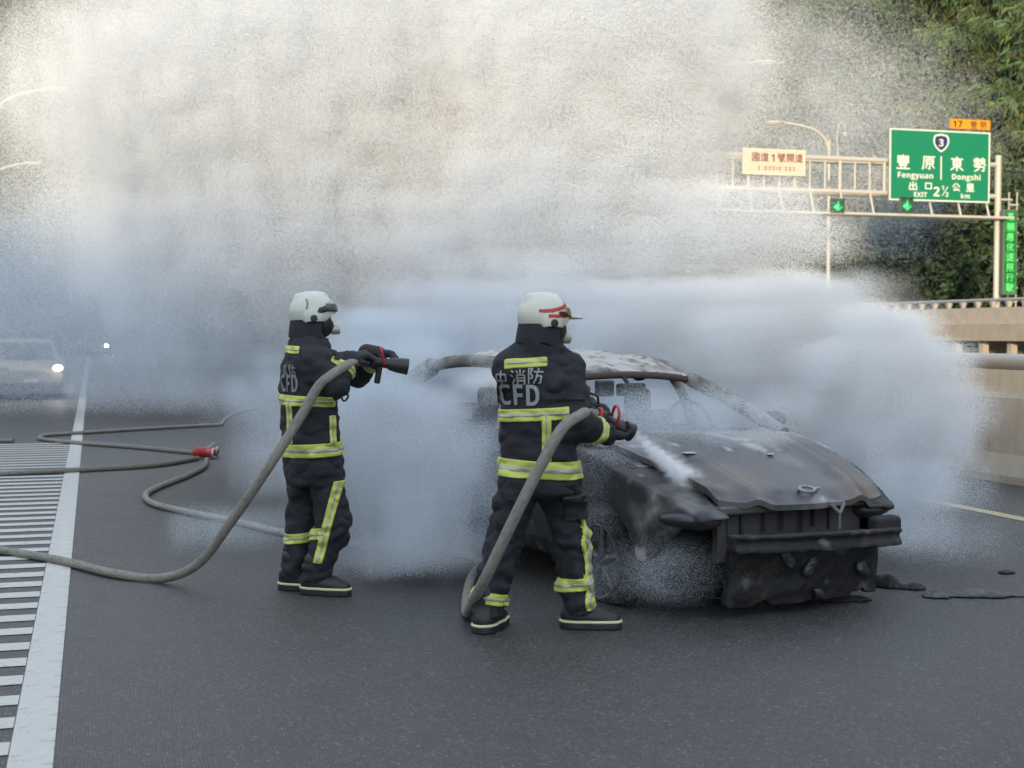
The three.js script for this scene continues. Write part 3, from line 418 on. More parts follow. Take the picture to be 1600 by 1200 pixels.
  put('latch', [rbox(0.12, 0.03, 0.03, 0.008, 0.25, 0.615, 2.16), bar(V(0.20, 0.615, 2.17), V(0.25, 0.56, 2.19), 0.012), bar(V(0.30, 0.615, 2.17), V(0.25, 0.56, 2.19), 0.012), bar(V(0.25, 0.56, 2.19), V(0.25, 0.47, 2.19), 0.008)], std([0.16, 0.16, 0.16], 0.6, { metalness: 0.3 }), car);
  for (const s of [-1, 1]) {
    const hl = put('headlight', surfaceNets(blend([ellip([s * 0.665, 0.565, 1.955], [0.15, 0.055, 0.17]), ellip([s * 0.60, 0.55, 2.03], [0.11, 0.05, 0.10])], 0.04), [s * 0.665 - 0.24, 0.48, 1.75], [s * 0.665 + 0.24, 0.68, 2.17], 0.012), mSootShine, car);
    for (const o of [0, 0.09]) put('reflector', new THREE.SphereGeometry(0.038, 10, 8).scale(1, 0.8, 0.6).translate(s * (0.70 - o), 0.565, 2.065 + o * 0.35), std([0.30, 0.31, 0.32], 0.25, { metalness: 0.8 }), hl);
  }
  const eng = put('engine', [rbox(0.62, 0.26, 0.50, 0.05, -0.05, 0.55, 1.55), rbox(0.30, 0.16, 0.24, 0.03, -0.45, 0.58, 1.70), bar(V(-0.5, 0.66, 1.3), V(0.35, 0.68, 1.35), 0.04), bar(V(-0.55, 0.50, 1.95), V(-0.40, 0.68, 1.55), 0.025), rbox(0.22, 0.18, 0.20, 0.02, 0.52, 0.58, 1.60)], mSoot, car);
  put('hose', tube([V(-0.5, 0.70, 1.75), V(-0.3, 0.73, 1.85), V(-0.1, 0.66, 1.95)], 0.02, 16, 6), mSootShine, eng);
  // greenhouse
  const pillar = (pts, r, n) => put(n, paintGeo(tube(pts, r, 20, 7), (x, y, z) => ashCol(x, y, z).map((v) => v * 0.55)), mAsh, car);
  for (const s of [-1, 1]) {
    pillar([V(s * 0.75, 0.93, 1.06), V(s * 0.70, 1.10, 0.66), V(s * 0.61, 1.27, 0.20)], 0.052, 'pillar'); pillar([V(s * 0.79, 0.94, -0.04), V(s * 0.72, 1.18, -0.08), V(s * 0.62, 1.345, -0.12)], 0.038, 'pillar'); pillar([V(s * 0.77, 0.98, -2.12), V(s * 0.69, 1.19, -1.86), V(s * 0.60, 1.34, -1.56)], 0.075, 'pillar');
    pillar([V(s * 0.61, 1.27, 0.20), V(s * 0.62, 1.355, -0.15), V(s * 0.61, 1.395, -0.6), V(s * 0.61, 1.385, -1.1), V(s * 0.60, 1.34, -1.56)], 0.048, 'roof_rail');
    const m = put('side_mirror', surfaceNets(blend([ellip([s * 0.93, 1.0, 0.72], [0.11, 0.065, 0.06]), capsule([s * 0.82, 0.95, 0.74], [s * 0.92, 0.98, 0.73], 0.025, 0.03)], 0.03), [s * 0.92 - 0.18, 0.88, 0.6], [s * 0.92 + 0.18, 1.1, 0.84], 0.014, charCol), mChar, car);
  }
  {
    const nu = 48, nv = 44, pos = [], idx = [], P = (u, v, t) => { const z = lerp(0.225, -1.60, v), half = 0.605 + 0.02 * Math.sin(v * 3.14), crumb = Math.max(0, fbm(u * 9, v * 10, 3, 3)) * 0.040 + Math.max(0, fbm(u * 26, v * 28, 8, 2) - 0.05) * 0.05; return V(u * half, 1.285 + 0.045 * (1 - u * u) + 0.135 * Math.sin(Math.min(1, v / 0.42) * 1.5708) - 0.045 * smooth(v, 0.65, 1) + 0.018 * fbm(u * 2.2, v * 2.4, 1, 3) + (t ? -0.03 : crumb), z + (v === 0 ? 0.012 * fbm(u * 7, 2, 2, 2) : 0)); };
    for (let t = 0; t < 2; t++) for (let j = 0; j <= nv; j++) for (let i = 0; i <= nu; i++) pos.push(P(i / nu * 2 - 1, j / nv, t));
    const N = (nu + 1) * (nv + 1), q = (i, j, t) => t * N + j * (nu + 1) + i; for (let j = 0; j < nv; j++) for (let i = 0; i < nu; i++) idx.push(q(i, j, 0), q(i + 1, j, 0), q(i, j + 1, 0), q(i + 1, j, 0), q(i + 1, j + 1, 0), q(i, j + 1, 0), q(i, j, 1), q(i, j + 1, 1), q(i + 1, j, 1), q(i + 1, j, 1), q(i, j + 1, 1), q(i + 1, j + 1, 1));
    for (let i = 0; i < nu; i++) for (const j of [0, nv]) idx.push(q(i, j, 0), q(i, j, 1), q(i + 1, j, 0), q(i + 1, j, 0), q(i, j, 1), q(i + 1, j, 1)); for (let j = 0; j < nv; j++) for (const i of [0, nu]) idx.push(q(i, j, 0), q(i, j + 1, 0), q(i, j, 1), q(i, j + 1, 0), q(i, j + 1, 1), q(i, j, 1));
    let g = new THREE.BufferGeometry().setFromPoints(pos); g.setIndex(idx); g = toCreasedNormals(g, 0.8); const roof = put('roof', paintGeo(g, ashCol), mAsh, car); roof.userData.label = 'pale crumbling ash crusted roof';
    put('header', paintGeo(tube([V(-0.61, 1.27, 0.20), V(-0.3, 1.30, 0.235), V(0, 1.31, 0.245), V(0.3, 1.30, 0.235), V(0.61, 1.27, 0.20)], 0.026, 30, 7), (x, y, z) => [0.07, 0.05, 0.045]), mAsh, roof);
  }
  // cabin
  put('dashboard', paintGeo(rbox(1.40, 0.20, 0.36, 0.07, 0, 0.86, 0.86), charCol), mChar, car); put('cowl', paintGeo(rbox(1.48, 0.05, 0.16, 0.02, 0, 0.925, 1.08), ashCol), mAsh, car);
  const wheel = put('steering_wheel', new THREE.TorusGeometry(0.17, 0.013, 8, 28).rotateX(-0.45).translate(0.36, 0.98, 0.56), mSoot, car); put('column', bar(V(0.36, 0.98, 0.56), V(0.36, 0.86, 0.82), 0.03), mSoot, wheel);
  for (const [x, z] of [[-0.36, 0.02], [0.36, 0.02], [-0.38, -0.86], [0.38, -0.86]]) {
    const seat = put('seat', surfaceNets(blend([rboxf([x, 0.78, z - 0.06], [0.21, 0.28, 0.055], 0.05, 0, -0.22), rboxf([x, 0.50, z + 0.22], [0.22, 0.08, 0.24], 0.06)], 0.06), [x - 0.28, 0.36, z - 0.28], [x + 0.28, 1.12, z + 0.52], 0.022), mSoot, car);
    put('headrest', rbox(0.22, 0.16, 0.07, 0.035, x, 1.115, z - 0.13), mSootShine, seat); put('headrest_post', [bar(V(x - 0.06, 1.0, z - 0.11), V(x - 0.06, 1.10, z - 0.14), 0.008), bar(V(x + 0.06, 1.0, z - 0.11), V(x + 0.06, 1.10, z - 0.14), 0.008)], mRim, seat);
  }
  const mir = put('rear_view_mirror', rbox(0.23, 0.085, 0.04, 0.018, 0.0, 1.215, 0.36), mSoot, car); put('stalk', bar(V(0, 1.24, 0.34), V(0, 1.31, 0.25), 0.014), mSoot, mir); put('camera_box', rbox(0.13, 0.11, 0.06, 0.015, -0.18, 1.225, 0.31), mSootShine, mir);
  put('grab_handle', tube([V(0.55, 1.35, -0.25), V(0.53, 1.27, -0.27), V(0.53, 1.27, -0.43), V(0.55, 1.36, -0.45)], 0.010, 20, 6), mSoot, car);
  // wheels: bare rims with the remains of the tyres
  for (const s of [-1, 1]) for (const z of [1.34, -1.34]) {
    const w = put('wheel', new THREE.LatheGeometry([[0.05, -0.04], [0.10, -0.06], [0.19, -0.02], [0.215, -0.09], [0.225, -0.09], [0.205, -0.02], [0.205, 0.07], [0.225, 0.09], [0.215, 0.095], [0.195, 0.06]].map(([a, b]) => new THREE.Vector2(a, b)), 30).rotateZ(s * -Math.PI / 2).translate(s * 0.77, 0.245, z), mRim, car);
    for (let k = 0; k < 5; k++) { const t = k * 1.2566, c = Math.cos(t), n = Math.sin(t); put('spoke', bar(V(s * 0.83, 0.245 + c * 0.04, z + n * 0.04), V(s * 0.82, 0.245 + c * 0.20, z + n * 0.20), 0.022, 0.018, 6), mRim, w); }
    put('tyre', surfaceNets((x, y, q) => { const r = Math.hypot(y - 0.245, q - z); return Math.max(Math.hypot((r - 0.245) / 1.1, (x - s * 0.77) / 1.6) - 0.035 - 0.035 * fbm(x * 9, y * 9, q * 9, 3) - 0.02 * smooth(0.3 - y, 0, 0.3), 0.004 - y); }, [s * 0.77 - 0.16, -0.02, z - 0.36], [s * 0.77 + 0.16, 0.6, z + 0.36], 0.016), mSoot, w);
  }
}
// ---------------------------------------------------------------- firefighters
const suitTex = tex(256, 256, (u, v, i, j) => { const b = 0.82 + 0.10 * ((i ^ j) & 1) + 0.22 * tn(u, v, 9, 3) + 0.08 * (hash2(i, j) - 0.5); return [b, b, b * 1.02]; });
const suitBump = tex(256, 256, (u, v, i, j) => { const b = 0.5 + 0.25 * (((i >> 1) + (j >> 1)) & 1) + 0.3 * tn(u, v, 14, 3); return [b, b, b]; });
suitTex.repeat.set(4, 4); suitBump.repeat.set(4, 4);
const mSuit = new THREE.MeshPhysicalMaterial({ color: new THREE.Color().setRGB(0.0155, 0.0165, 0.0215), map: suitTex, bumpMap: suitBump, bumpScale: 0.002, roughness: 0.82, sheen: 0.35, sheenColor: new THREE.Color().setRGB(0.10, 0.11, 0.13), sheenRoughness: 0.6 });
const mLime = std([0.52, 0.56, 0.11], 0.55), mSilver = std([0.37, 0.385, 0.32], 0.38, { metalness: 0.25 }), mGlove = std([0.016, 0.016, 0.018], 0.75), mBoot = std([0.014, 0.014, 0.015], 0.5), mSole = std([0.62, 0.60, 0.36], 0.7), mRubber = std([0.02, 0.02, 0.022], 0.45);
const mLetter = std([0.27, 0.28, 0.285], 0.6), mBrassy = std([0.42, 0.36, 0.14], 0.3, { metalness: 0.7 }), mRed = std([0.42, 0.025, 0.02], 0.4);
const scuff = tex(256, 256, (u, v) => { const n = tn(u, v, 10, 4), b = 0.86 + 0.12 * n - (n < -0.42 ? 0.35 : 0); return [b, b, b * 0.96]; });
const mHelmet = new THREE.MeshPhysicalMaterial({ color: new THREE.Color().setRGB(0.60, 0.62, 0.54), map: scuff, roughness: 0.42, clearcoat: 0.3, clearcoatRoughness: 0.4 });
const font = await new FontLoader().loadAsync('fonts/droid/droid_sans_bold.typeface.json');
const hoseTex = tex(512, 128, (u, v, i, j) => { const n = tn(u, v, 12, 4), w = ((i >> 1) + (j >> 1)) & 1, b = 0.74 + 0.32 * n + 0.07 * w - (n < -0.28 ? 0.18 : 0) + 0.06 * (hash2(i, j) - 0.5); return [b, b * 0.985, b * 0.95]; }), hoseBump = tex(256, 64, (u, v, i, j) => { const b = 0.5 + 0.35 * (((i >> 2) + (j >> 2)) & 1) + 0.2 * tn(u, v, 12, 3); return [b, b, b]; });
hoseTex.repeat.set(9, 1); hoseBump.repeat.set(60, 1);
const hoseMat = new THREE.MeshStandardMaterial({ color: new THREE.Color().setRGB(0.33, 0.315, 0.28), map: hoseTex, roughness: 0.85, bumpMap: hoseBump, bumpScale: 0.003 });

const fold = (x, y, z, k) => k * (1 - Math.abs(fbm(x * 5.5 + 2, y * 9, z * 5.5, 2)) * 3.2);
function person(name, label, pos, J) {
  const o = thing(name, label, 'firefighter', pos, -YAW), c = (a, b, ra, rb) => capsule(J[a], J[b], ra, rb), P = (a, d) => [J[a][0] + d[0], J[a][1] + d[1], J[a][2] + d[2]];
  const t = J.turn, tor = (y, w, d, cx, cz) => ({ y, w, d, cx, cz });
  // torso as a stack of rounded sections, turned by J.turn
  const secs = J.torso, cs = Math.cos(t), sn = Math.sin(t);
  const torso = (x, y, z) => {
    const n = secs.length; let i = 0; while (i < n - 2 && y > secs[i + 1][0]) i++; const a = secs[i], b = secs[i + 1], u = clamp((y - a[0]) / (b[0] - a[0]), 0, 1), w = lerp(a[1], b[1], u), d = lerp(a[2], b[2], u), px = x - lerp(a[3], b[3], u), pz = z - lerp(a[4], b[4], u), qx = px * cs - pz * sn, qz = px * sn + pz * cs;
    const k = Math.pow(Math.pow(Math.abs(qx) / w, 2.6) + Math.pow(Math.abs(qz) / d, 2.6), 1 / 2.6); const e = (k - 1) * Math.min(w, d); return smax(e, Math.max(secs[0][0] - y, y - secs[n - 1][0]), 0.05);
  };
  const arms = [['shL', 'elL', 0.086, 0.072], ['elL', 'wrL', 0.074, 0.056], ['shR', 'elR', 0.088, 0.073], ['elR', 'wrR', 0.076, 0.058]].map((a) => c(...a));
  const shoulders = [c('neck', 'shL', 0.080, 0.086), c('neck', 'shR', 0.080, 0.088)];
  const legs = [c('hipL', 'knL', 0.118, 0.094), c('knL', 'anL', 0.094, 0.084), c('hipR', 'knR', 0.120, 0.095), c('knR', 'anR', 0.095, 0.086)];
  const head = [ellip(J.head, [0.086, 0.118, 0.100]), capsule(J.neck, P('head', [0, -0.06, 0]), 0.072, 0.066)];
  const armB = blend(arms.slice(0, 2), 0.03), armC = blend(arms.slice(2), 0.03), up = blend([torso, ...shoulders], 0.09), legA = blend(legs.slice(0, 2), 0.05), legB = blend(legs.slice(2), 0.05), hd = blend(head, 0.05);
  const trunk = (x, y, z) => { if (y < secs[0][0] - 0.25) return 0.2; let d = up(x, y, z); d = smin(d, armB(x, y, z), 0.05); d = smin(d, armC(x, y, z), 0.05); return d; };
  const pants = (x, y, z) => smin(legA(x, y, z), legB(x, y, z), 0.035);
  const f = (x, y, z) => { const d = smin(smin(trunk(x, y, z), pants(x, y, z), 0.02), hd(x, y, z), 0.04); return d > 0.07 || d < -0.07 ? d : d + (y < secs[0][0] ? 0.021 : 0.012) * (fold(x, y, z, 1) - 0.6); };
  const lo = [1e9, 0, 1e9], hi = [-1e9, 0, -1e9]; for (const k in J) if (Array.isArray(J[k]) && J[k].length === 3 && typeof J[k][0] === 'number') for (const i of [0, 2]) { lo[i] = Math.min(lo[i], J[k][i] - 0.30); hi[i] = Math.max(hi[i], J[k][i] + 0.30); }
  lo[1] = 0.03; hi[1] = J.head[1] + 0.2;
  const cutEnds = (x, y, z) => Math.max(f(x, y, z), J.cuff - y);
  const body = put('body', surfaceNets(cutEnds, lo, hi, 0.0125), mSuit, o);
  const band = (n, lo2, hi2, sel, mat, off, h = 0.0085) => put(n, surfaceNets((x, y, z) => { const s = sel(x, y, z); return s > 0.02 ? s : Math.max(f(x, y, z) - off, s); }, lo2, hi2, h), mat, body);
  const slab = (p, n, w) => { const l = Math.hypot(...n); return (x, y, z) => Math.abs(((x - p[0]) * n[0] + (y - p[1]) * n[1] + (z - p[2]) * n[2]) / l) - w; };
  const near = (p, r) => (x, y, z) => Math.hypot(x - p[0], y - p[1], z - p[2]) - r;
  const both = (...s) => (x, y, z) => Math.max(...s.map((q) => q(x, y, z)));
  const stripe = (p, n, w, lim, R) => { const a = [p[0] - R, p[1] - R, p[2] - R], b = [p[0] + R, p[1] + R, p[2] + R]; a[1] = Math.max(a[1], 0.03); band('stripe', a, b, both(slab(p, n, w), lim), mLime, 0.009); band('reflective_tape', a, b, both(slab(p, n, w * 0.27), lim), mSilver, 0.0135); };
  return { o, body, f, stripe, near, both, slab, band, P };
}
// lettering laid onto a back: e1 across, e2 down, seen along dir; every stroke follows the cloth
function lettering(p, origin, e1, e2, dir, items, mat = mLetter, lift = 0.008) {
  const pos = [], idx = [], onto = (u, v) => { const x = origin[0] + e1[0] * u + e2[0] * v, y = origin[1] + e1[1] * u + e2[1] * v, z = origin[2] + e1[2] * u + e2[2] * v; let s = -0.35; for (let i = 0; i < 60; i++) { const d = p.f(x + dir[0] * s, y + dir[1] * s, z + dir[2] * s); if (d < lift) break; s += Math.max(0.0015, (d - lift) * 0.7); if (s > 0.5) break; } return [x + dir[0] * s, y + dir[1] * s, z + dir[2] * s]; };
  const quad = (a, b, w) => { const L = Math.hypot(b[0] - a[0], b[1] - a[1]) || 1e-6, nx = -(b[1] - a[1]) / L * w, ny = (b[0] - a[0]) / L * w, n = Math.max(1, Math.ceil(L / 0.02)), q = pos.length / 3; for (let i = 0; i <= n; i++) { const u = lerp(a[0], b[0], i / n), v = lerp(a[1], b[1], i / n); pos.push(...onto(u + nx, v + ny), ...onto(u - nx, v - ny)); if (i) { const k = q + i * 2; idx.push(k - 2, k - 1, k, k, k - 1, k + 1); } } };
  for (const it of items) {
    if (it.ch) for (const l of glyphLines(it.ch)) for (let i = 1; i < l.length; i++) quad([it.u + l[i - 1][0] / 100 * it.s, it.v + l[i - 1][1] / 100 * it.s], [it.u + l[i][0] / 100 * it.s, it.v + l[i][1] / 100 * it.s], it.w);
    else { const g = new THREE.ShapeGeometry(font.generateShapes(it.text, it.s), 4), q = pos.length / 3, a = g.attributes.position; for (let i = 0; i < a.count; i++) pos.push(...onto(it.u + a.getX(i) * (it.wide ?? 1), it.v - a.getY(i))); for (let i = 0; i < g.index.count; i++) idx.push(q + g.index.getX(i)); }
  }
  const g = new THREE.BufferGeometry(); g.setAttribute('position', new THREE.Float32BufferAttribute(pos, 3)); g.setIndex(idx); g.computeVertexNormals(); return put('lettering', g, mat, p.body);
}
// gloved hand: palm, four unequal fingers bent round a grip, thumb from the side of the palm
function glove(p, wr, dir, palmN, curl, cuffLen = 0.075) {
  const d = V(...dir).normalize(), n = V(...palmN); n.addScaledVector(d, -n.dot(d)).normalize(); const s = V().crossVectors(d, n), w = V(...wr), at = (a, b, c) => w.clone().addScaledVector(d, a).addScaledVector(s, b).addScaledVector(n, c).toArray(), fs = [capsule(at(0.02, -0.024, 0), at(0.085, -0.028, 0), 0.026, 0.021), capsule(at(0.02, 0.024, 0), at(0.082, 0.026, 0), 0.026, 0.020), capsule(at(-0.02, 0, 0), at(0.08, 0, 0), 0.034, 0.024)];
  [[-0.034, 0.92], [-0.012, 1.06], [0.011, 1], [0.033, 0.8]].forEach(([b, k]) => { let a = 0.09, c = 0, th = 0.25; let prev = at(a, b, c); [0.040, 0.030, 0.024].forEach((L, i) => { th += curl * (i === 0 ? 0.75 : 1); a += Math.cos(th) * L * k; c += Math.sin(th) * L * k; const q = at(a, b * 1.05, c); fs.push(capsule(prev, q, 0.0115 - i * 0.0006, 0.011 - i * 0.0008)); prev = q; }); });
  fs.push(capsule(at(0.02, -0.034, 0.008), at(0.052, -0.056, 0.026), 0.015, 0.0125), capsule(at(0.052, -0.056, 0.026), at(0.084, -0.050, 0.044), 0.0125, 0.011));
  fs.push(capsule(at(-cuffLen, 0, 0), at(0, 0, 0), 0.058, 0.046)); const c0 = w.clone().addScaledVector(d, 0.045), f = blend(fs, 0.010);
  return put('glove', surfaceNets(f, c0.clone().addScalar(-0.19).toArray(), c0.clone().addScalar(0.19).toArray(), 0.0048), mGlove, p.body);
}
function boot(p, an, dir, lift = 0) {
  const d = V(dir[0], 0, dir[1]).normalize(), s = V(-d.z, 0, d.x), A = V(an[0], 0, an[2]), at = (a, y, b = 0) => A.clone().addScaledVector(d, a).addScaledVector(s, b).setY(y + lift).toArray();
  const f = blend([capsule(at(-0.01, 0.20), at(-0.015, 0.08), 0.068, 0.058), capsule(at(-0.05, 0.062), at(0.10, 0.062), 0.050, 0.050), capsule(at(0.09, 0.056), at(0.185, 0.050, 0.006), 0.050, 0.042)], 0.05), L = at(0.07, 0.1);
  const b = put('boot', surfaceNets((x, y, z) => Math.max(f(x, y, z), 0.026 + lift - y), [L[0] - 0.26, lift, L[2] - 0.26], [L[0] + 0.26, 0.34 + lift, L[2] + 0.26], 0.0085), mBoot, p.body);
  put('sole', surfaceNets((x, y, z) => { const k = f(x, Math.max(y, 0.045 + lift), z) - 0.007; return Math.max(k, y - 0.036 - lift, 0.002 + lift - y); }, [L[0] - 0.26, lift - 0.01, L[2] - 0.26], [L[0] + 0.26, 0.07 + lift, L[2] + 0.26], 0.0075), mRubber, b);
  put('welt', surfaceNets((x, y, z) => { const k = f(x, Math.max(y, 0.045 + lift), z) - 0.010; return Math.max(k, Math.abs(y - 0.043 - lift) - 0.008); }, [L[0] - 0.26, lift - 0.01, L[2] - 0.26], [L[0] + 0.26, 0.08 + lift, L[2] + 0.26], 0.007), mSole, b);
}
// helmet built round the origin looking along +z, then turned
function helmet(p, c, turn, tilt, red) {
  const g = new THREE.Group(); g.name = 'helmet'; g.position.set(...c); g.rotation.set(tilt, turn, 0, 'YXZ'); g.scale.setScalar(0.92); p.body.add(g);
  const dome = ellip([0, 0, -0.008], [0.132, 0.142, 0.160]), inner = ellip([0, -0.02, 0], [0.118, 0.13, 0.142]);
  const rim = (x, y, z) => -0.055 - 0.035 * smooth(-z, 0.02, 0.14) + 0.055 * smooth(z, 0.06, 0.14) - y;
  const sh = (x, y, z) => { let d = dome(x, y, z); d = smin(d, capsule([0, 0.105, -0.11], [0, 0.122, 0.06], 0.018, 0.015)(x, y, z), 0.05); const ear = ellip([Math.sign(x) * 0.118, -0.035, -0.01], [0.026, 0.062, 0.062])(x, y, z); d = smin(d, ear, 0.02); return Math.max(d, -inner(x, y, z), rim(x, y, z)); };
  put('shell', surfaceNets(sh, [-0.17, -0.15, -0.2], [0.17, 0.17, 0.2], 0.006), mHelmet, g);
  const on = (sel, mat, name, off = 0.003) => put(name, surfaceNets((x, y, z) => { const s = sel(x, y, z); return s > 0.02 ? s : Math.max(sh(x, y, z) - off, s); }, [-0.18, -0.15, -0.2], [0.18, 0.18, 0.2], 0.0055), mat, g);
  put('brow_band', surfaceNets((x, y, z) => Math.max(Math.abs(dome(x, y, z) - 0.004) - 0.006, Math.abs(y - (0.028 - 0.055 * smooth(-z, -0.05, 0.12))) - 0.013, 0.02 - z), [-0.17, -0.1, -0.02], [0.17, 0.12, 0.2], 0.0055), mRubber, g);
  const visor = put('visor', surfaceNets((x, y, z) => Math.max(Math.abs(ellip([0, 0.01, 0.0], [0.133, 0.130, 0.158])(x, y, z)) - 0.0045, 0.07 - z, y - 0.07, 0.02 - y), [-0.16, -0.03, 0], [0.16, 0.12, 0.2], 0.006), red ? mBrassy : std([0.10, 0.10, 0.10], 0.25), g);
  if (red) {
    on((x, y, z) => Math.max(Math.abs(Math.abs(x) * 0.35 + y - 0.088 - 0.24 * z) - 0.010, z - 0.10, -0.10 - z), mRed, 'mark'); on((x, y, z) => Math.max(Math.abs(y - 0.008 - 0.10 * z) - 0.011, -0.05 - z, z - 0.09, 0.06 - Math.abs(x)), mRed, 'mark');
    put('lamp', new THREE.CylinderGeometry(0.024, 0.028, 0.075, 12).rotateX(Math.PI / 2).translate(0.138, 0.01, 0.075), mBrassy, g); put('peak', rbox(0.20, 0.016, 0.075, 0.007, 0, 0.018, 0.165), mHelmet, g);
  } else {
    on((x, y, z) => { const a = Math.abs(x) > 0.05 ? Math.hypot((y - 0.025 - 0.3 * (z - 0.055)) / 0.55, z - 0.055) - 0.042 : 1; return a; }, mRubber, 'mark'); on((x, y, z) => (x < 0 ? Math.max(Math.abs(z + 0.05 + 0.25 * Math.abs(y - 0.06)) - 0.008, Math.abs(y - 0.06) - 0.035) : 1), std([0.20, 0.22, 0.16], 0.6), 'mark');
  }
  on((x, y, z) => (Math.hypot(y + 0.035, z + 0.01) - 0.024 + (Math.abs(x) < 0.08 ? 1 : 0)), mRubber, 'ear_bolt', 0.006);
  // neck curtain
  put('neck_curtain', surfaceNets((x, y, z) => { const k = smooth(0.02 - y, 0, 0.20), r = Math.hypot(x / (0.116 + 0.012 * k), (z + 0.01) / (0.136 + 0.012 * k)) - 1; return Math.max(Math.abs(r * 0.125) - 0.007, z - 0.05, y + 0.02, -0.165 + 0.02 * fbm(x * 9, 1, z * 9, 2) - y); }, [-0.2, -0.23, -0.22], [0.2, 0.02, 0.1], 0.0085), mSuit, g);
  // face: breathing mask with a clear pane over eyes, nose and mouth
  const face = put('face', surfaceNets(blend([ellip([0, -0.045, 0.045], [0.072, 0.095, 0.062]), capsule([0, -0.035, 0.10], [0, -0.062, 0.122], 0.010, 0.015), ellip([0, -0.094, 0.098], [0.026, 0.010, 0.014])], 0.014), [-0.1, -0.16, -0.03], [0.1, 0.06, 0.16], 0.006), std([0.42, 0.27, 0.19], 0.6), g);
  for (const s of [-1, 1]) put('eye', new THREE.SphereGeometry(0.012, 10, 8).translate(s * 0.031, -0.022, 0.100), std([0.10, 0.08, 0.07], 0.3), face);
  const mask = put('mask', surfaceNets((x, y, z) => Math.max(Math.abs(ellip([0, -0.055, 0.05], [0.085, 0.105, 0.088])(x, y, z)) - 0.006, 0.052 - z, smax(-(Math.hypot(x / 0.064, (y + 0.03) / 0.052) - 1) * 0.05, -1, 0.001)), [-0.11, -0.19, 0.03], [0.11, 0.07, 0.16], 0.006), mRubber, g);
  put('regulator', new THREE.CylinderGeometry(0.030, 0.036, 0.055, 14).rotateX(Math.PI / 2).translate(0, -0.105, 0.150), mSilver, mask); put('filter', new THREE.CylinderGeometry(0.022, 0.022, 0.04, 12).rotateX(Math.PI / 2).translate(0.052, -0.10, 0.125), mRubber, mask);
  return g;
}
// combination nozzle with pistol grip, from a to b
function nozzle(label, a, b, spread) {
  const L = a.distanceTo(b), d = b.clone().sub(a).normalize(), o = thing('hose_nozzle', label, 'nozzle', a, 0); o.quaternion.setFromUnitVectors(V(0, 0, 1), d);
  put('barrel', new THREE.LatheGeometry([[0.036, 0], [0.042, 0.02], [0.042, L * 0.2], [0.030, L * 0.3], [0.030, L * 0.55], [0.040, L * 0.62], [0.048, L * 0.8], [0.052, L], [0.040, L + 0.002], [0.034, L * 0.93]].map(([r, y]) => new THREE.Vector2(r, y)), 20).rotateX(Math.PI / 2), mRubber, o);
  put('pistol_grip', rbox(0.028, 0.115, 0.038, 0.010, 0, -0.075, L * 0.40).applyMatrix4(new THREE.Matrix4()), mRubber, o); put('coupling', new THREE.TorusGeometry(0.040, 0.010, 8, 20).translate(0, 0, 0.012), mRed, o);
  put('bail', tube([V(-0.048, 0, L * 0.48), V(-0.050, 0.075, L * 0.38), V(0, 0.095, L * 0.35), V(0.050, 0.075, L * 0.38), V(0.048, 0, L * 0.48)], 0.008, 24, 6), mRed, o); return o;
}
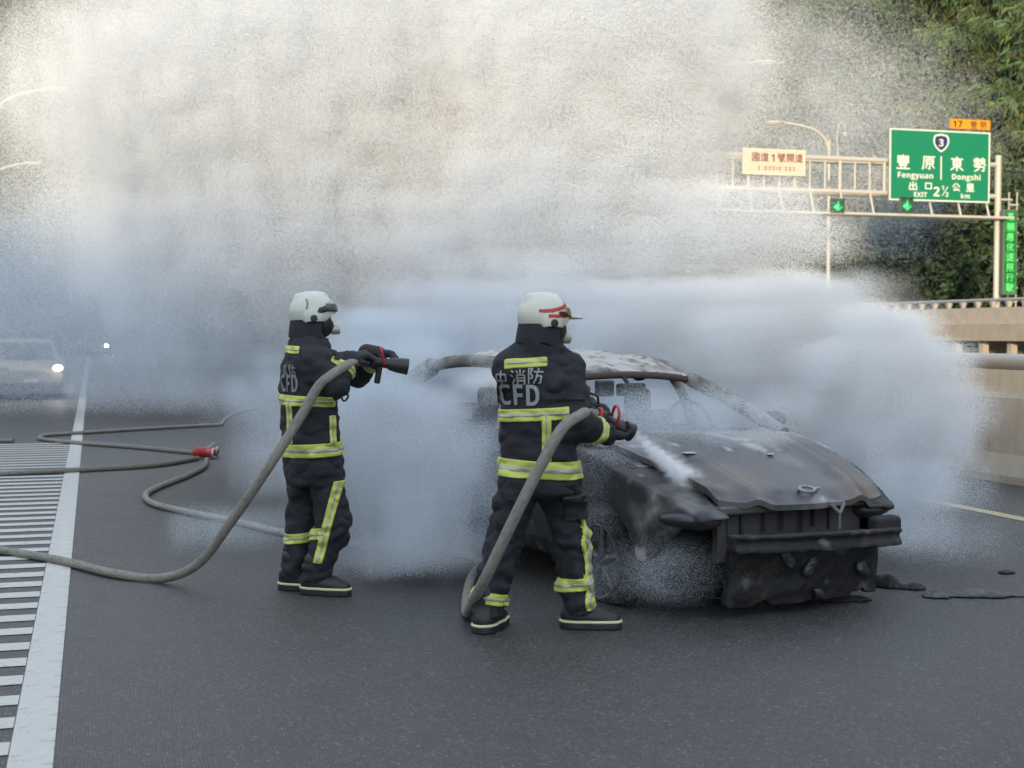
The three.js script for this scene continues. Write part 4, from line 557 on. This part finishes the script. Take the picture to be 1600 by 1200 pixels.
{ // firefighter by the bonnet, seen from behind, legs apart
  const J = { turn: -0.55, cuff: 0.075, head: [0.035, 1.665, -0.015], neck: [0.0, 1.50, 0], shL: [-0.145, 1.412, 0.04], shR: [0.165, 1.402, -0.06], elL: [0.06, 1.20, -0.30], wrL: [0.285, 1.195, -0.24], elR: [0.215, 1.115, 0.10], wrR: [0.375, 1.055, -0.055], hipL: [-0.09, 0.80, 0.02], hipR: [0.11, 0.80, -0.03], knL: [-0.185, 0.46, 0.00], knR: [0.185, 0.44, -0.06], anL: [-0.275, 0.10, 0.06], anR: [0.225, 0.10, -0.02],
    torso: [[0.72, 0.212, 0.155, 0.02, 0], [0.80, 0.220, 0.160, 0.02, 0], [1.00, 0.205, 0.148, 0.005, 0], [1.20, 0.205, 0.145, -0.005, 0], [1.36, 0.200, 0.138, -0.005, 0.0], [1.44, 0.155, 0.115, 0.0, 0], [1.50, 0.10, 0.095, 0.0, 0]] };
  const p = person('person', 'firefighter in red marked white helmet hosing the bonnet with legs braced apart', site(0.138, 0, 7.57), J), any = () => -1, tn_ = [0.02, 1, 0];
  const tr = (r) => (x, y, z) => Math.max(Math.hypot(x - 0, z) - r);
  p.stripe([0, 0.875, 0], [0.03, 1, 0], 0.048, tr(0.30), 0.34); p.stripe([0, 1.168, 0], [-0.06, 1, 0.0], 0.034, (x, y, z) => Math.max(tr(0.30)(x, y, z), x - 0.165), 0.34);
  p.stripe([-0.02, 1.425, 0.06], [-0.06, 1, -0.25], 0.027, (x, y, z) => Math.max(x - 0.05, -0.18 - x, 0.0 - z), 0.26);
  p.stripe([0.062, 1.03, 0], [1, 0.0, 0.1], 0.026, (x, y, z) => Math.max(0.0 - z, 0.92 - y, y - 1.185), 0.30);
  p.stripe([0.325, 1.075, 0.0], [0.16, -0.06, -0.155], 0.024, p.near([0.31, 1.08, 0], 0.10), 0.13);
  p.stripe([-0.255, 0.185, 0.045], [0.20, 0.95, 0], 0.033, p.near([-0.25, 0.19, 0.05], 0.16), 0.19); p.stripe([0.215, 0.245, -0.02], [-0.08, 1, 0], 0.036, p.near([0.215, 0.25, -0.03], 0.16), 0.19);
  p.stripe([0.265, 0.34, 0.06], [0.93, 0.08, 0.35], 0.024, (x, y, z) => Math.max(0.105 - y, y - 0.62, 0.20 - x - (y - 0.3) * -0.02, -z - 0.02), 0.34);
  const cs = Math.cos(-0.30), sn = Math.sin(-0.30), e1 = [cs, -0.015, -sn], dir = [-sn * -1 * -1, 0, -cs];
  lettering(p, [-0.235, 1.385, 0.0], e1, [0.0, -1, 0], dir, [{ ch: '中', u: 0.030, v: -0.022, s: 0.090, w: 0.0045 }, { ch: '消', u: 0.125, v: -0.030, s: 0.090, w: 0.0042 }, { ch: '防', u: 0.212, v: -0.038, s: 0.090, w: 0.0042 }, { text: 'T', u: -0.035, v: 0.168, s: 0.112, wide: 0.85 }, { text: 'CFD', u: 0.032, v: 0.166, s: 0.112, wide: 0.88 }]);
  glove(p, [0.298, 1.192, -0.225], [0.75, -0.10, 0.45], [0.2, -0.8, 0.4], 0.75); glove(p, [0.388, 1.05, -0.07], [0.62, -0.12, -0.35], [0.1, 0.75, -0.2], 0.7);
  boot(p, J.anL, [0.30, -0.75]); boot(p, J.anR, [0.96, 0.10]);
  helmet(p, [0.038, 1.682, -0.015], 2.05, 0.10, true);
  put('pocket', surfaceNets((x, y, z) => Math.max(p.f(x, y, z) - 0.022, Math.abs(y - 0.66) - 0.065, 0.14 - x, -z - 0.06), [0.08, 0.5, -0.12], [0.36, 0.8, 0.22], 0.010), mSuit, p.body);
  put('radio_cord', tube([V(0.20, 1.36, 0.02), V(0.235, 1.30, 0.03), V(0.285, 1.275, 0.0), V(0.325, 1.255, -0.06), V(0.335, 1.215, -0.12)], 0.007, 24, 5), mRubber, p.body);
  put('back_seam', surfaceNets((x, y, z) => Math.max(p.f(x, y, z) - 0.006, Math.abs(y - 1.255 + 0.03 * x) - 0.004, -z), [-0.26, 1.2, -0.02], [0.26, 1.32, 0.24], 0.008), mGlove, p.body);
  put('pocket_flap', surfaceNets((x, y, z) => Math.max(p.f(x, y, z) - 0.030, Math.abs(y - 0.715) - 0.022, 0.13 - x, -z - 0.07), [0.08, 0.66, -0.12], [0.36, 0.78, 0.22], 0.009), mGlove, p.body);
  put('collar', surfaceNets((x, y, z) => { const r = Math.hypot(x - 0.01, z) - 0.118 - 0.02 * (y - 1.5); return Math.max(Math.abs(r) - 0.010, 1.44 - y, y - 1.555 + 0.03 * Math.sin(x * 30)); }, [-0.18, 1.4, -0.18], [0.2, 1.6, 0.18], 0.0085), mSuit, p.body);
}
{ // firefighter by the rear of the car, in profile
  const J = { turn: -1.02, cuff: 0.075, head: [-0.005, 1.705, -0.01], neck: [-0.035, 1.53, 0], shL: [0.00, 1.43, -0.17], shR: [0.02, 1.43, 0.145], elL: [0.25, 1.33, -0.22], wrL: [0.375, 1.46, -0.10], elR: [0.150, 1.275, 0.20], wrR: [0.235, 1.430, 0.105], hipL: [-0.065, 0.80, -0.08], hipR: [0.06, 0.80, 0.07], knL: [-0.085, 0.45, -0.09], knR: [0.135, 0.44, 0.09], anL: [-0.135, 0.10, -0.04], anR: [0.025, 0.115, 0.11],
    torso: [[0.66, 0.212, 0.155, -0.005, 0], [0.80, 0.224, 0.162, -0.01, 0], [1.00, 0.215, 0.155, -0.02, 0], [1.20, 0.212, 0.152, -0.035, 0], [1.38, 0.202, 0.142, -0.045, 0.0], [1.46, 0.160, 0.125, -0.04, 0], [1.53, 0.10, 0.10, -0.035, 0]] };
  const p = person('person', 'firefighter in cream helmet and face mask raising a nozzle with both hands', site(-1.224, 0, 8.69), J), tr = (r) => (x, y, z) => Math.hypot(x, z) - r;
  p.stripe([0, 0.885, 0], [-0.05, 1, 0], 0.042, tr(0.34), 0.36); p.stripe([0, 1.185, 0], [0.03, 1, 0.0], 0.032, (x, y, z) => Math.max(tr(0.32)(x, y, z), x - 0.15), 0.34);
  p.stripe([-0.15, 1.50, 0.05], [0.05, 1, 0], 0.024, (x, y, z) => Math.max(x + 0.06, -0.02 - z), 0.22); p.stripe([-0.13, 1.04, 0.1], [1, 0.02, 0.0], 0.024, (x, y, z) => Math.max(-z, 0.92 - y, y - 1.18), 0.26); p.stripe([0.125, 1.04, 0.1], [1, 0.02, -0.2], 0.022, (x, y, z) => Math.max(-z - 0.05, 0.92 - y, y - 1.10), 0.26);
  p.stripe([0.205, 1.385, 0.14], [0.1, 0.165, -0.1], 0.024, p.near([0.205, 1.385, 0.14], 0.10), 0.13); p.stripe([0.33, 1.41, -0.14], [0.15, 0.14, 0.12], 0.022, p.near([0.33, 1.41, -0.14], 0.10), 0.13);
  p.stripe([-0.12, 0.325, -0.05], [-0.08, 1, 0], 0.032, p.near([-0.11, 0.33, -0.06], 0.17), 0.19); p.stripe([0.09, 0.385, 0.10], [-0.2, 1, 0], 0.034, (x, y, z) => Math.max(p.near([0.09, 0.385, 0.10], 0.16)(x, y, z), x - 0.09), 0.19);
  p.stripe([0.10, 0.42, 0.18], [1, -0.26, 0.0], 0.030, (x, y, z) => Math.max(0.06 - z, 0.20 - y, y - 0.70), 0.34);
  lettering(p, [-0.232, 1.40, 0.10], [0.72, 0, 0.50], [0, -1, 0], [0.57, 0, -0.82], [{ ch: '消', u: 0.03, v: -0.01, s: 0.085, w: 0.0045 }, { ch: '防', u: 0.125, v: -0.01, s: 0.085, w: 0.0045 }, { text: 'CFD', u: 0.0, v: 0.158, s: 0.105, wide: 0.8 }], std([0.20, 0.21, 0.22], 0.7));
  glove(p, [0.250, 1.447, 0.092], [0.82, 0.22, -0.20], [0.1, -0.8, -0.3], 0.7); glove(p, [0.39, 1.472, -0.085], [0.80, -0.02, 0.26], [0.15, -0.9, 0.1], 0.75);
  boot(p, J.anL, [0.85, 0.30]); boot(p, J.anR, [0.90, 0.28]);
  helmet(p, [0.0, 1.720, -0.01], 1.80, 0.02, false);
  put('collar', surfaceNets((x, y, z) => { const r = Math.hypot(x + 0.03, z) - 0.112; return Math.max(Math.abs(r) - 0.010, 1.46 - y, y - 1.58 + 0.02 * Math.sin(x * 30)); }, [-0.2, 1.42, -0.18], [0.16, 1.62, 0.18], 0.0085), mSuit, p.body);
  put('strap', tube([V(0.18, 1.26, 0.22), V(0.21, 1.19, 0.21), V(0.235, 1.215, 0.20), V(0.21, 1.265, 0.215)], 0.007, 20, 5), mRubber, p.body);
}
// ---------------------------------------------------------------- hoses, coupling, debris
const G = (sx, sy) => px(sx, sy, 1.6 * 2200 / (sy - 520));              // a place on the road surface
const loc = (x0, d0) => (x, y, z) => site(x0 + x, y, d0 - z);           // a firefighter's own axes
const F2 = loc(0.138, 7.57), F1 = loc(-1.224, 8.69);
nozzle('nozzle gripped over the bonnet by the firefighter with braced legs', F2(0.318, 1.155, -0.09), F2(0.52, 1.05, -0.18));
nozzle('nozzle raised at chest height towards the rear window', F1(0.30, 1.435, 0.03), F1(0.58, 1.39, -0.02));
const HR = 0.030, hose = (label, pts, r = HR, seg = 140) => { const h = thing('fire_hose', label, 'hose', V(0, 0, 0)); put('jacket', tube(pts, r, seg, 12), hoseMat, h); return h; };
const gr = (sx, sy) => { const v = G(sx, sy); v.y = HR; return v; };
hose('charged grey hose sweeping from the hatched marking up under the raised nozzle arm', [gr(-120, 852), gr(0, 868), gr(90, 884), gr(180, 906), gr(245, 913), px(305, 884, 8.70), px(360, 815, 8.50), px(420, 728, 8.36), px(470, 650, 8.40), px(500, 600, 8.42), F1(0.12, 1.33, 0.27), F1(0.22, 1.40, 0.20), F1(0.30, 1.435, 0.03)]);
hose('charged grey hose arching from the road up to the nozzle at the bonnet', [gr(640, 866), gr(715, 872), gr(748, 886), gr(736, 912), gr(729, 942), px(730, 960, 7.76).setY(0.045), px(741, 938, 7.50), px(762, 898, 7.32), px(800, 818, 7.24), px(845, 728, 7.22), px(880, 668, 7.26), px(908, 648, 7.36), F2(0.275, 1.165, -0.02), F2(0.318, 1.155, -0.09)]);
const white = gr;
hose('pale hose looping from the red coupling behind the firefighter with raised nozzle', [gr(322, 722), gr(318, 733), gr(290, 748), gr(245, 766), gr(226, 778), gr(236, 792), gr(290, 806), gr(360, 820), gr(436, 838), gr(540, 856), gr(640, 866)]);
hose('slack hose doubled back across the edge line to the red coupling', [gr(312, 712), gr(220, 703), gr(130, 696), gr(75, 691), gr(60, 687), gr(72, 683), gr(130, 679), gr(240, 672), gr(345, 666)]);
hose('short curl of hose lying near the end of the doubled hose', [gr(345, 666), gr(352, 656), gr(376, 645), gr(398, 640)]);
hose('hose running straight from the red coupling across the hatched bars', [gr(308, 720), gr(240, 731), gr(130, 738), gr(0, 745), gr(-120, 752)]);
hose('end of hose lying on the far hatched bars', [gr(-60, 694), gr(0, 692), gr(20, 692)]);
{
  const c = gr(318, 716), o = thing('hose_coupling', 'red and white wye coupling joining the hoses on the road', 'coupling', V(c.x, 0.0, c.z), -YAW);
  put('body', surfaceNets(blend([capsule([-0.09, 0.07, 0], [0.02, 0.075, 0], 0.065, 0.07), capsule([0.02, 0.075, 0], [0.12, 0.07, -0.11], 0.06, 0.05), capsule([0.02, 0.075, 0], [0.12, 0.07, 0.11], 0.06, 0.05)], 0.03), [-0.24, 0, -0.26], [0.26, 0.18, 0.26], 0.012), mRed, o);
  for (const z of [-0.12, 0.12]) put('coupling_ring', new THREE.TorusGeometry(0.05, 0.016, 8, 18).rotateY(Math.PI / 2).translate(0.14, 0.07, z), std([0.6, 0.6, 0.58], 0.4, { metalness: 0.5 }), o); put('handle', bar(V(0.04, 0.12, 0), V(0.14, 0.2, 0.03), 0.012), std([0.6, 0.6, 0.58], 0.4), o);
}
{ // burnt pieces on the road
  const lump = (name, label, x, z, sx, sy, sz, k, mat = mSoot, g) => { const o = put(name, surfaceNets((a, b, c) => Math.max(Math.hypot(a / sx, b / sy, c / sz) * Math.min(sx, sy, sz) - Math.min(sx, sy, sz) - 0.6 * k * fbm(a * 5 / Math.max(sx, 0.15) * 0.3 + x, b * 6, c * 6 + z, 3), 0.004 - b), [-sx * 1.5, -0.01, -sz * 1.5], [sx * 1.5, sy * 2, sz * 1.5], Math.max(0.007, Math.min(sx, sz) / 14)), mat); o.position.set(x, 0, z); o.rotation.y = -YAW; return tag(o, label, 'debris', g); };
  let q = G(1530, 934); lump('burnt_strip', 'long crumpled strip of burnt rubber lying on the road', q.x, q.z, 0.36, 0.035, 0.085, 0.06, mSootShine);
  q = G(1462, 936); lump('burnt_strip', 'short shiny crinkled scrap at the tip of the burnt rubber strip', q.x, q.z, 0.13, 0.024, 0.06, 0.05, mSootShine);
  q = G(1385, 918); lump('burnt_rubble', 'black heap of burnt rubble against the bumper end', q.x, q.z, 0.09, 0.075, 0.10, 0.09); q = G(1425, 922); lump('burnt_rubble', 'low trail of black rubble next to the bumper heap', q.x, q.z, 0.13, 0.028, 0.07, 0.05);
  q = G(1582, 898); lump('burnt_fragment', 'thin dark fragment lying off past the rubber strip', q.x, q.z, 0.09, 0.018, 0.04, 0.03); q = G(1412, 967); lump('burnt_fragment', 'single small dark chip lying nearest in front of the bumper', q.x, q.z, 0.028, 0.010, 0.015, 0.01);
  q = G(1112, 935); lump('burnt_rubble', 'mound of charred rubble below the bonnet corner', q.x, q.z, 0.22, 0.045, 0.12, 0.08);
  q = G(1240, 940); lump('burnt_rubble', 'flat char layer spread along the foot of the bumper', q.x, q.z, 0.42, 0.022, 0.10, 0.05);
  for (let i = 0; i < 26; i++) { q = G(rr(1060, 1560), rr(926, 952)); lump('burnt_crumb', 'small burnt crumb scattered on the road before the car', q.x, q.z, rr(0.012, 0.04), rr(0.006, 0.016), rr(0.010, 0.025), 0.012, rnd() < 0.15 ? std([0.4, 0.4, 0.4], 0.5) : mSoot, 'burnt crumbs on the road'); }
}
// ---------------------------------------------------------------- held-up traffic
function vehicle(label, pos, turn, col, lit, H = 1.45, group) {
  const o = thing('parked_car', label, 'car', pos, turn, group), m = std(col, 0.4);
  put('body', surfaceNets((x, y, z) => { const w = 0.87 - 0.12 * smooth(z, 1.5, 2.2), T = z > 0.9 ? 0.92 - 0.16 * (z - 0.9) : 0.95, lower = smax(smax(Math.abs(x) - w, y - T, 0.08), smax(0.2 - y, Math.abs(z) - 2.15, 0.08), 0.08), cab = smax(Math.abs(x) - 0.78 + 0.35 * (y - 0.95), smax(y - H, Math.max(z - 0.95 + (y - 0.95) * 1.3, -1.7 - z + (y - 0.95) * 0.8), 0.06), 0.08); return Math.max(smin(lower, cab, 0.04), -Math.min(Math.hypot(y - 0.3, z - 1.35), Math.hypot(y - 0.3, z + 1.35)) + 0.36); }, [-1, 0.1, -2.3], [1, H + 0.1, 2.3], 0.045), m, o);
  put('windscreen', new THREE.PlaneGeometry(1.25, 0.58).rotateX(-0.92).translate(0, 1.17, 0.78), std([0.02, 0.025, 0.03], 0.1), o); put('number_plate', box(0.34, 0.15, 0.02, 0, 0.42, 2.17), std([0.8, 0.8, 0.8], 0.5), o); put('bumper', rbox(1.5, 0.16, 0.12, 0.04, 0, 0.34, 2.13), std([0.03, 0.03, 0.03], 0.6), o);
  for (const x of [-0.8, 0.8]) for (const z of [-1.35, 1.35]) put('wheel', new THREE.CylinderGeometry(0.31, 0.31, 0.2, 20).rotateZ(Math.PI / 2).translate(x, 0.31, z), mSoot, o);
  [-0.62, 0.62].forEach((x, i) => { const on = lit[i]; put('headlight', new THREE.SphereGeometry(0.11, 14, 10).scale(1.1, 0.8, 0.5).translate(x, 0.74, 2.10), on ? new THREE.MeshStandardMaterial({ color: 0xffffff, emissive: 0xfffaf0, emissiveIntensity: on }) : std([0.5, 0.5, 0.5], 0.2), o); if (on) { const l = new THREE.PointLight(0xfffaf0, 0.4); l.name = 'headlight_glow'; l.position.set(x, 0.74, 2.35); l.castShadow = true; o.add(l); } });
  return o;
}
{
  const nearCar = px(40, 520, 36); nearCar.y = 0; vehicle('beige car parked on the hatched marking with one headlight lit', nearCar, 0.10, [0.46, 0.37, 0.25], [0, 14], 1.45);
  for (const [sx, d, lit, say] of [[150, 96, [0, 420], 'dark car stopped in the smoke just beyond the end of the edge line'], [212, 112, [420, 260], 'silver car stopped in the smoke with both headlights lit'], [250, 140, [300, 0], 'last car of the queue glimpsed as one faint lamp']]) { const v = px(sx, 520, d); v.y = 0; vehicle(say, v, 0.02, [0.1, 0.11, 0.12], lit, 1.45, 'cars held up behind the smoke'); }
}
// ---------------------------------------------------------------- smoke: suspended plate-like soot and ash flakes that hang at much the same tilt in the drift, filled into small cells of several densities; light scatters among them
const mSmoke = new THREE.MeshStandardMaterial({ color: new THREE.Color().setRGB(0.625, 0.675, 0.72), roughness: 1, side: THREE.DoubleSide });
const CELL = 0.27, LEVELS = 18, SMAX = 8, STEP = 0.46;     // a cell of level k takes SMAX * 2^((k - LEVELS + 1) * STEP) of the light per metre
function flakeCell(sigma, FLAKE, soft) {
  const n0 = Math.round(sigma * CELL ** 3 / (0.433 * FLAKE * FLAKE * 0.86)), pos = new Float32Array(n0 * 9), nor = new Float32Array(n0 * 9), a = V(), b = V(), n = V(), e = FLAKE * 0.5774, sp = () => (rnd() + rnd() * soft - 0.5 - soft / 2) * CELL;
  for (let i = 0; i < n0; i++) {
    const x = sp(), y = sp(), z = sp(); n.set(-0.42 + 0.3 * gauss(), 0.34 + 0.3 * gauss(), 0.84 + 0.3 * gauss()).normalize(); a.set(gauss(), gauss(), gauss()).cross(n).normalize(); b.crossVectors(n, a);
    for (let k = 0; k < 3; k++) { const c = Math.cos(k * 2.0944) * e, s = Math.sin(k * 2.0944) * e, q = i * 9 + k * 3; pos[q] = x + a.x * c + b.x * s; pos[q + 1] = y + a.y * c + b.y * s; pos[q + 2] = z + a.z * c + b.z * s; nor[q] = n.x; nor[q + 1] = n.y; nor[q + 2] = n.z; }
  }
  const g = new THREE.BufferGeometry(); g.setAttribute('position', new THREE.BufferAttribute(pos, 3)); g.setAttribute('normal', new THREE.BufferAttribute(nor, 3)); return g;
}
const cellSets = {}, cellsOf = (flake) => (cellSets[flake] ??= Array.from({ length: LEVELS * 2 }, (_, q) => { const k = q % LEVELS; return flakeCell(SMAX * 2 ** ((k - LEVELS + 1) * STEP), flake * (1 + 0.4 * smooth(k, 9, 17)), 0.6); }));
const LAT = new THREE.Matrix4(), LATI = LAT.clone();
const toSite = (v) => [CS * v.x + SN * v.z, v.y, SN * v.x - CS * v.z];
// puff: where it is seen, metres away, half sizes (seen, seen, metres deep), extinction per metre in its core, share of turbulence, softness of its edge
const puff = (sx, sy, d, rx, ry, rd, sig, nz = 0.8, edge = 0.7) => [(sx - 800) / 2200 * d, 1.6 + (520 - sy) / 2200 * d, d, rx / 2200 * d, ry / 2200 * d, rd, sig, nz, edge];
function smoke(name, label, scale, flake, freq, blobs, mat = mSmoke, cat = 'smoke') {
  const cells = cellsOf(flake), lists = cells.map(() => []), C = CELL * scale, seen = new Set(), v = V();
  for (const b of blobs) {
    const c = site(b[0], b[1], b[2]).applyMatrix4(LATI), R = Math.max(b[3], b[4], b[5]), n = Math.ceil(R / C) + 1, ci = [c.x, c.y, c.z].map((q) => Math.round(q / C));
    for (let i = -n; i <= n; i++) for (let j = -n; j <= n; j++) for (let k = -n; k <= n; k++) {
      const key = (ci[0] + i + 4096) * 67108864 + (ci[1] + j + 4096) * 8192 + ci[2] + k + 4096; if (seen.has(key)) continue;
      v.set((ci[0] + i) * C, (ci[1] + j) * C, (ci[2] + k) * C).applyMatrix4(LAT); const [x, y, d] = toSite(v), r0 = Math.hypot((x - b[0]) / b[3], (y - b[1]) / b[4], (d - b[2]) / b[5]); if (r0 > 1 || y < C * 0.35) continue; seen.add(key);
      const w = fbm(x * freq * 0.5 + 11, y * freq * 0.5, d * freq * 0.5 + 5, 2) * 1.1, n4 = fbm(x * freq + w, y * freq - w, d * freq + w * 0.7, 4); let tot = 0;
      for (const [bx, by, bd, rx, ry, rd, sig, nz, edge] of blobs) { const r = Math.hypot((x - bx) / rx, (y - by) / ry, (d - bd) / rd); if (r > 1) continue; const body = smooth(1 - r, 0, edge); tot += sig * clamp(body + nz * (n4 * 1.9 * Math.min(1, body * 3) - 0.30 * (1 - body) * (1 - body)), 0, 1.5) * Math.min(1, body * 4); }
      tot *= scale; if (tot < 0.006) continue;
      const l = Math.min(LEVELS - 1, Math.floor(Math.log2(tot / SMAX) / STEP + LEVELS - 1 + rnd())); if (l < 0) continue;
      { const w = 0.17 * C; v.add(V(rr(-w, w), rr(-w, w), rr(-w, w))); }
      lists[l + (rnd() < 0.5 ? LEVELS : 0)].push(new THREE.Matrix4().makeScale(scale, scale, scale).setPosition(v));
    }
  }
  const g = new THREE.Group(); g.name = numbered(name); tag(g, label, cat, null, 'stuff'); scene.add(g); let N = 0;
  lists.forEach((l, k) => { if (!l.length) return; const im = new THREE.InstancedMesh(cells[k], mat, l.length); l.forEach((m, i) => im.setMatrixAt(i, m)); im.name = 'puff'; im.userData.kind = 'stuff'; im.castShadow = im.receiveShadow = true; g.add(im); N += l.length; });
  console.log(name, N);
}
smoke('car_smoke', 'dense blue grey smoke billowing from the burnt car', 1, 0.0020, 0.85, [
  puff(655, 760, 9.2, 150, 225, 0.65, 6, 0.8), puff(600, 640, 11.5, 180, 190, 0.9, 5, 0.8), puff(630, 645, 9.9, 150, 125, 0.5, 4, 0.8), puff(955, 780, 8.4, 85, 140, 0.3, 1.6, 0.9), puff(1085, 655, 8.75, 235, 58, 0.45, 2.4, 0.9),
  puff(880, 570, 12.7, 530, 205, 1.1, 5, 0.7), puff(1375, 640, 10.6, 175, 215, 0.95, 7, 0.7), puff(1420, 750, 10.2, 115, 95, 0.6, 3.5, 0.8), puff(1240, 530, 11.6, 245, 135, 1.0, 5.5, 0.8), puff(1060, 885, 7.95, 150, 70, 0.3, 0.7, 0.9),
]);
smoke('ground_smoke', 'thin grey smoke drifting low over the asphalt', 0.8, 0.0021, 0.9, [
  puff(1440, 850, 9.6, 190, 100, 0.9, 0.6), puff(350, 845, 10.2, 175, 80, 0.7, 1.4, 0.9), puff(470, 690, 13.0, 170, 200, 1.2, 0.6), puff(650, 885, 9.0, 190, 75, 0.55, 2.2, 0.7), puff(1010, 900, 8.1, 120, 60, 0.4, 0.6, 0.9),
]);
smoke('smoke_plume', 'tall sunlit cream plume of smoke towering over the road', 1.35, 0.0035, 0.42, [
  puff(580, 150, 17.6, 720, 400, 2.3, 2.4, 0.35), puff(950, 120, 16, 330, 320, 1.8, 2.6, 0.5), puff(880, 320, 15.6, 300, 250, 1.6, 2.4, 0.5), puff(480, 450, 17, 500, 250, 2.2, 2.0, 0.7), puff(1150, 375, 14.5, 205, 125, 1.0, 2.0, 0.9), puff(850, 420, 15, 430, 230, 1.5, 2.6, 0.7),
]);
smoke('smoke_haze', 'thin drifting smoke veiling the road and hillside beyond', 2.6, 0.0038, 0.20, [
  puff(230, 480, 28, 560, 290, 5, 0.45, 0.4), puff(120, 190, 32, 400, 340, 4, 0.22, 0.5, 1),
]);
smoke('hill_haze', 'pale smoke hanging before the far wooded slope', 6, 0.0036, 0.08, [puff(1280, 170, 76, 440, 370, 9, 0.07, 0.6, 1)]);
{ // water leaving the nozzles: droplets in a widening fan of streaks
  const mWater = new THREE.MeshStandardMaterial({ color: new THREE.Color().setRGB(0.90, 0.91, 0.92), roughness: 1, side: THREE.DoubleSide });
  const a = toSite(F2(0.53, 1.045, -0.185)), jet = [];
  const b = [1.06, 0.72, 8.12];
  for (let i = 0; i <= 40; i++) { const t = i / 40, r = 0.020 + 0.050 * t, m = 0.030 + 0.115 * t, at = [lerp(a[0], b[0], t), lerp(a[1], b[1], t) - 0.015 * t * t, lerp(a[2], b[2], t)]; jet.push([...at, r, r, r, lerp(30, 9, t), 0.1, 1], [...at, m, m, m, lerp(5, 1.6, t), 0.7, 1]); }
  jet.push([1.08, 0.71, 8.12, 0.20, 0.10, 0.18, 5, 0.9, 1]);
  smoke('water_spray', 'white jet of water fanning out onto the bonnet corner', 0.11, 0.0034, 3.2, jet, mWater, 'water');
  const c = toSite(F1(0.59, 1.385, -0.02)), fog = []; for (let i = 1; i <= 9; i++) { const t = i / 9, r = 0.03 + 0.24 * t; fog.push([c[0] + 0.85 * t, c[1] - 0.16 * t, c[2] + 0.8 * t, r, r, r, lerp(4, 1.2, t), 0.5, 0.9]); }
  smoke('water_spray', 'faint fan of mist leaving the raised nozzle', 0.4, 0.0034, 1.6, fog, mWater, 'water');
}
renderer.render(scene, camera);
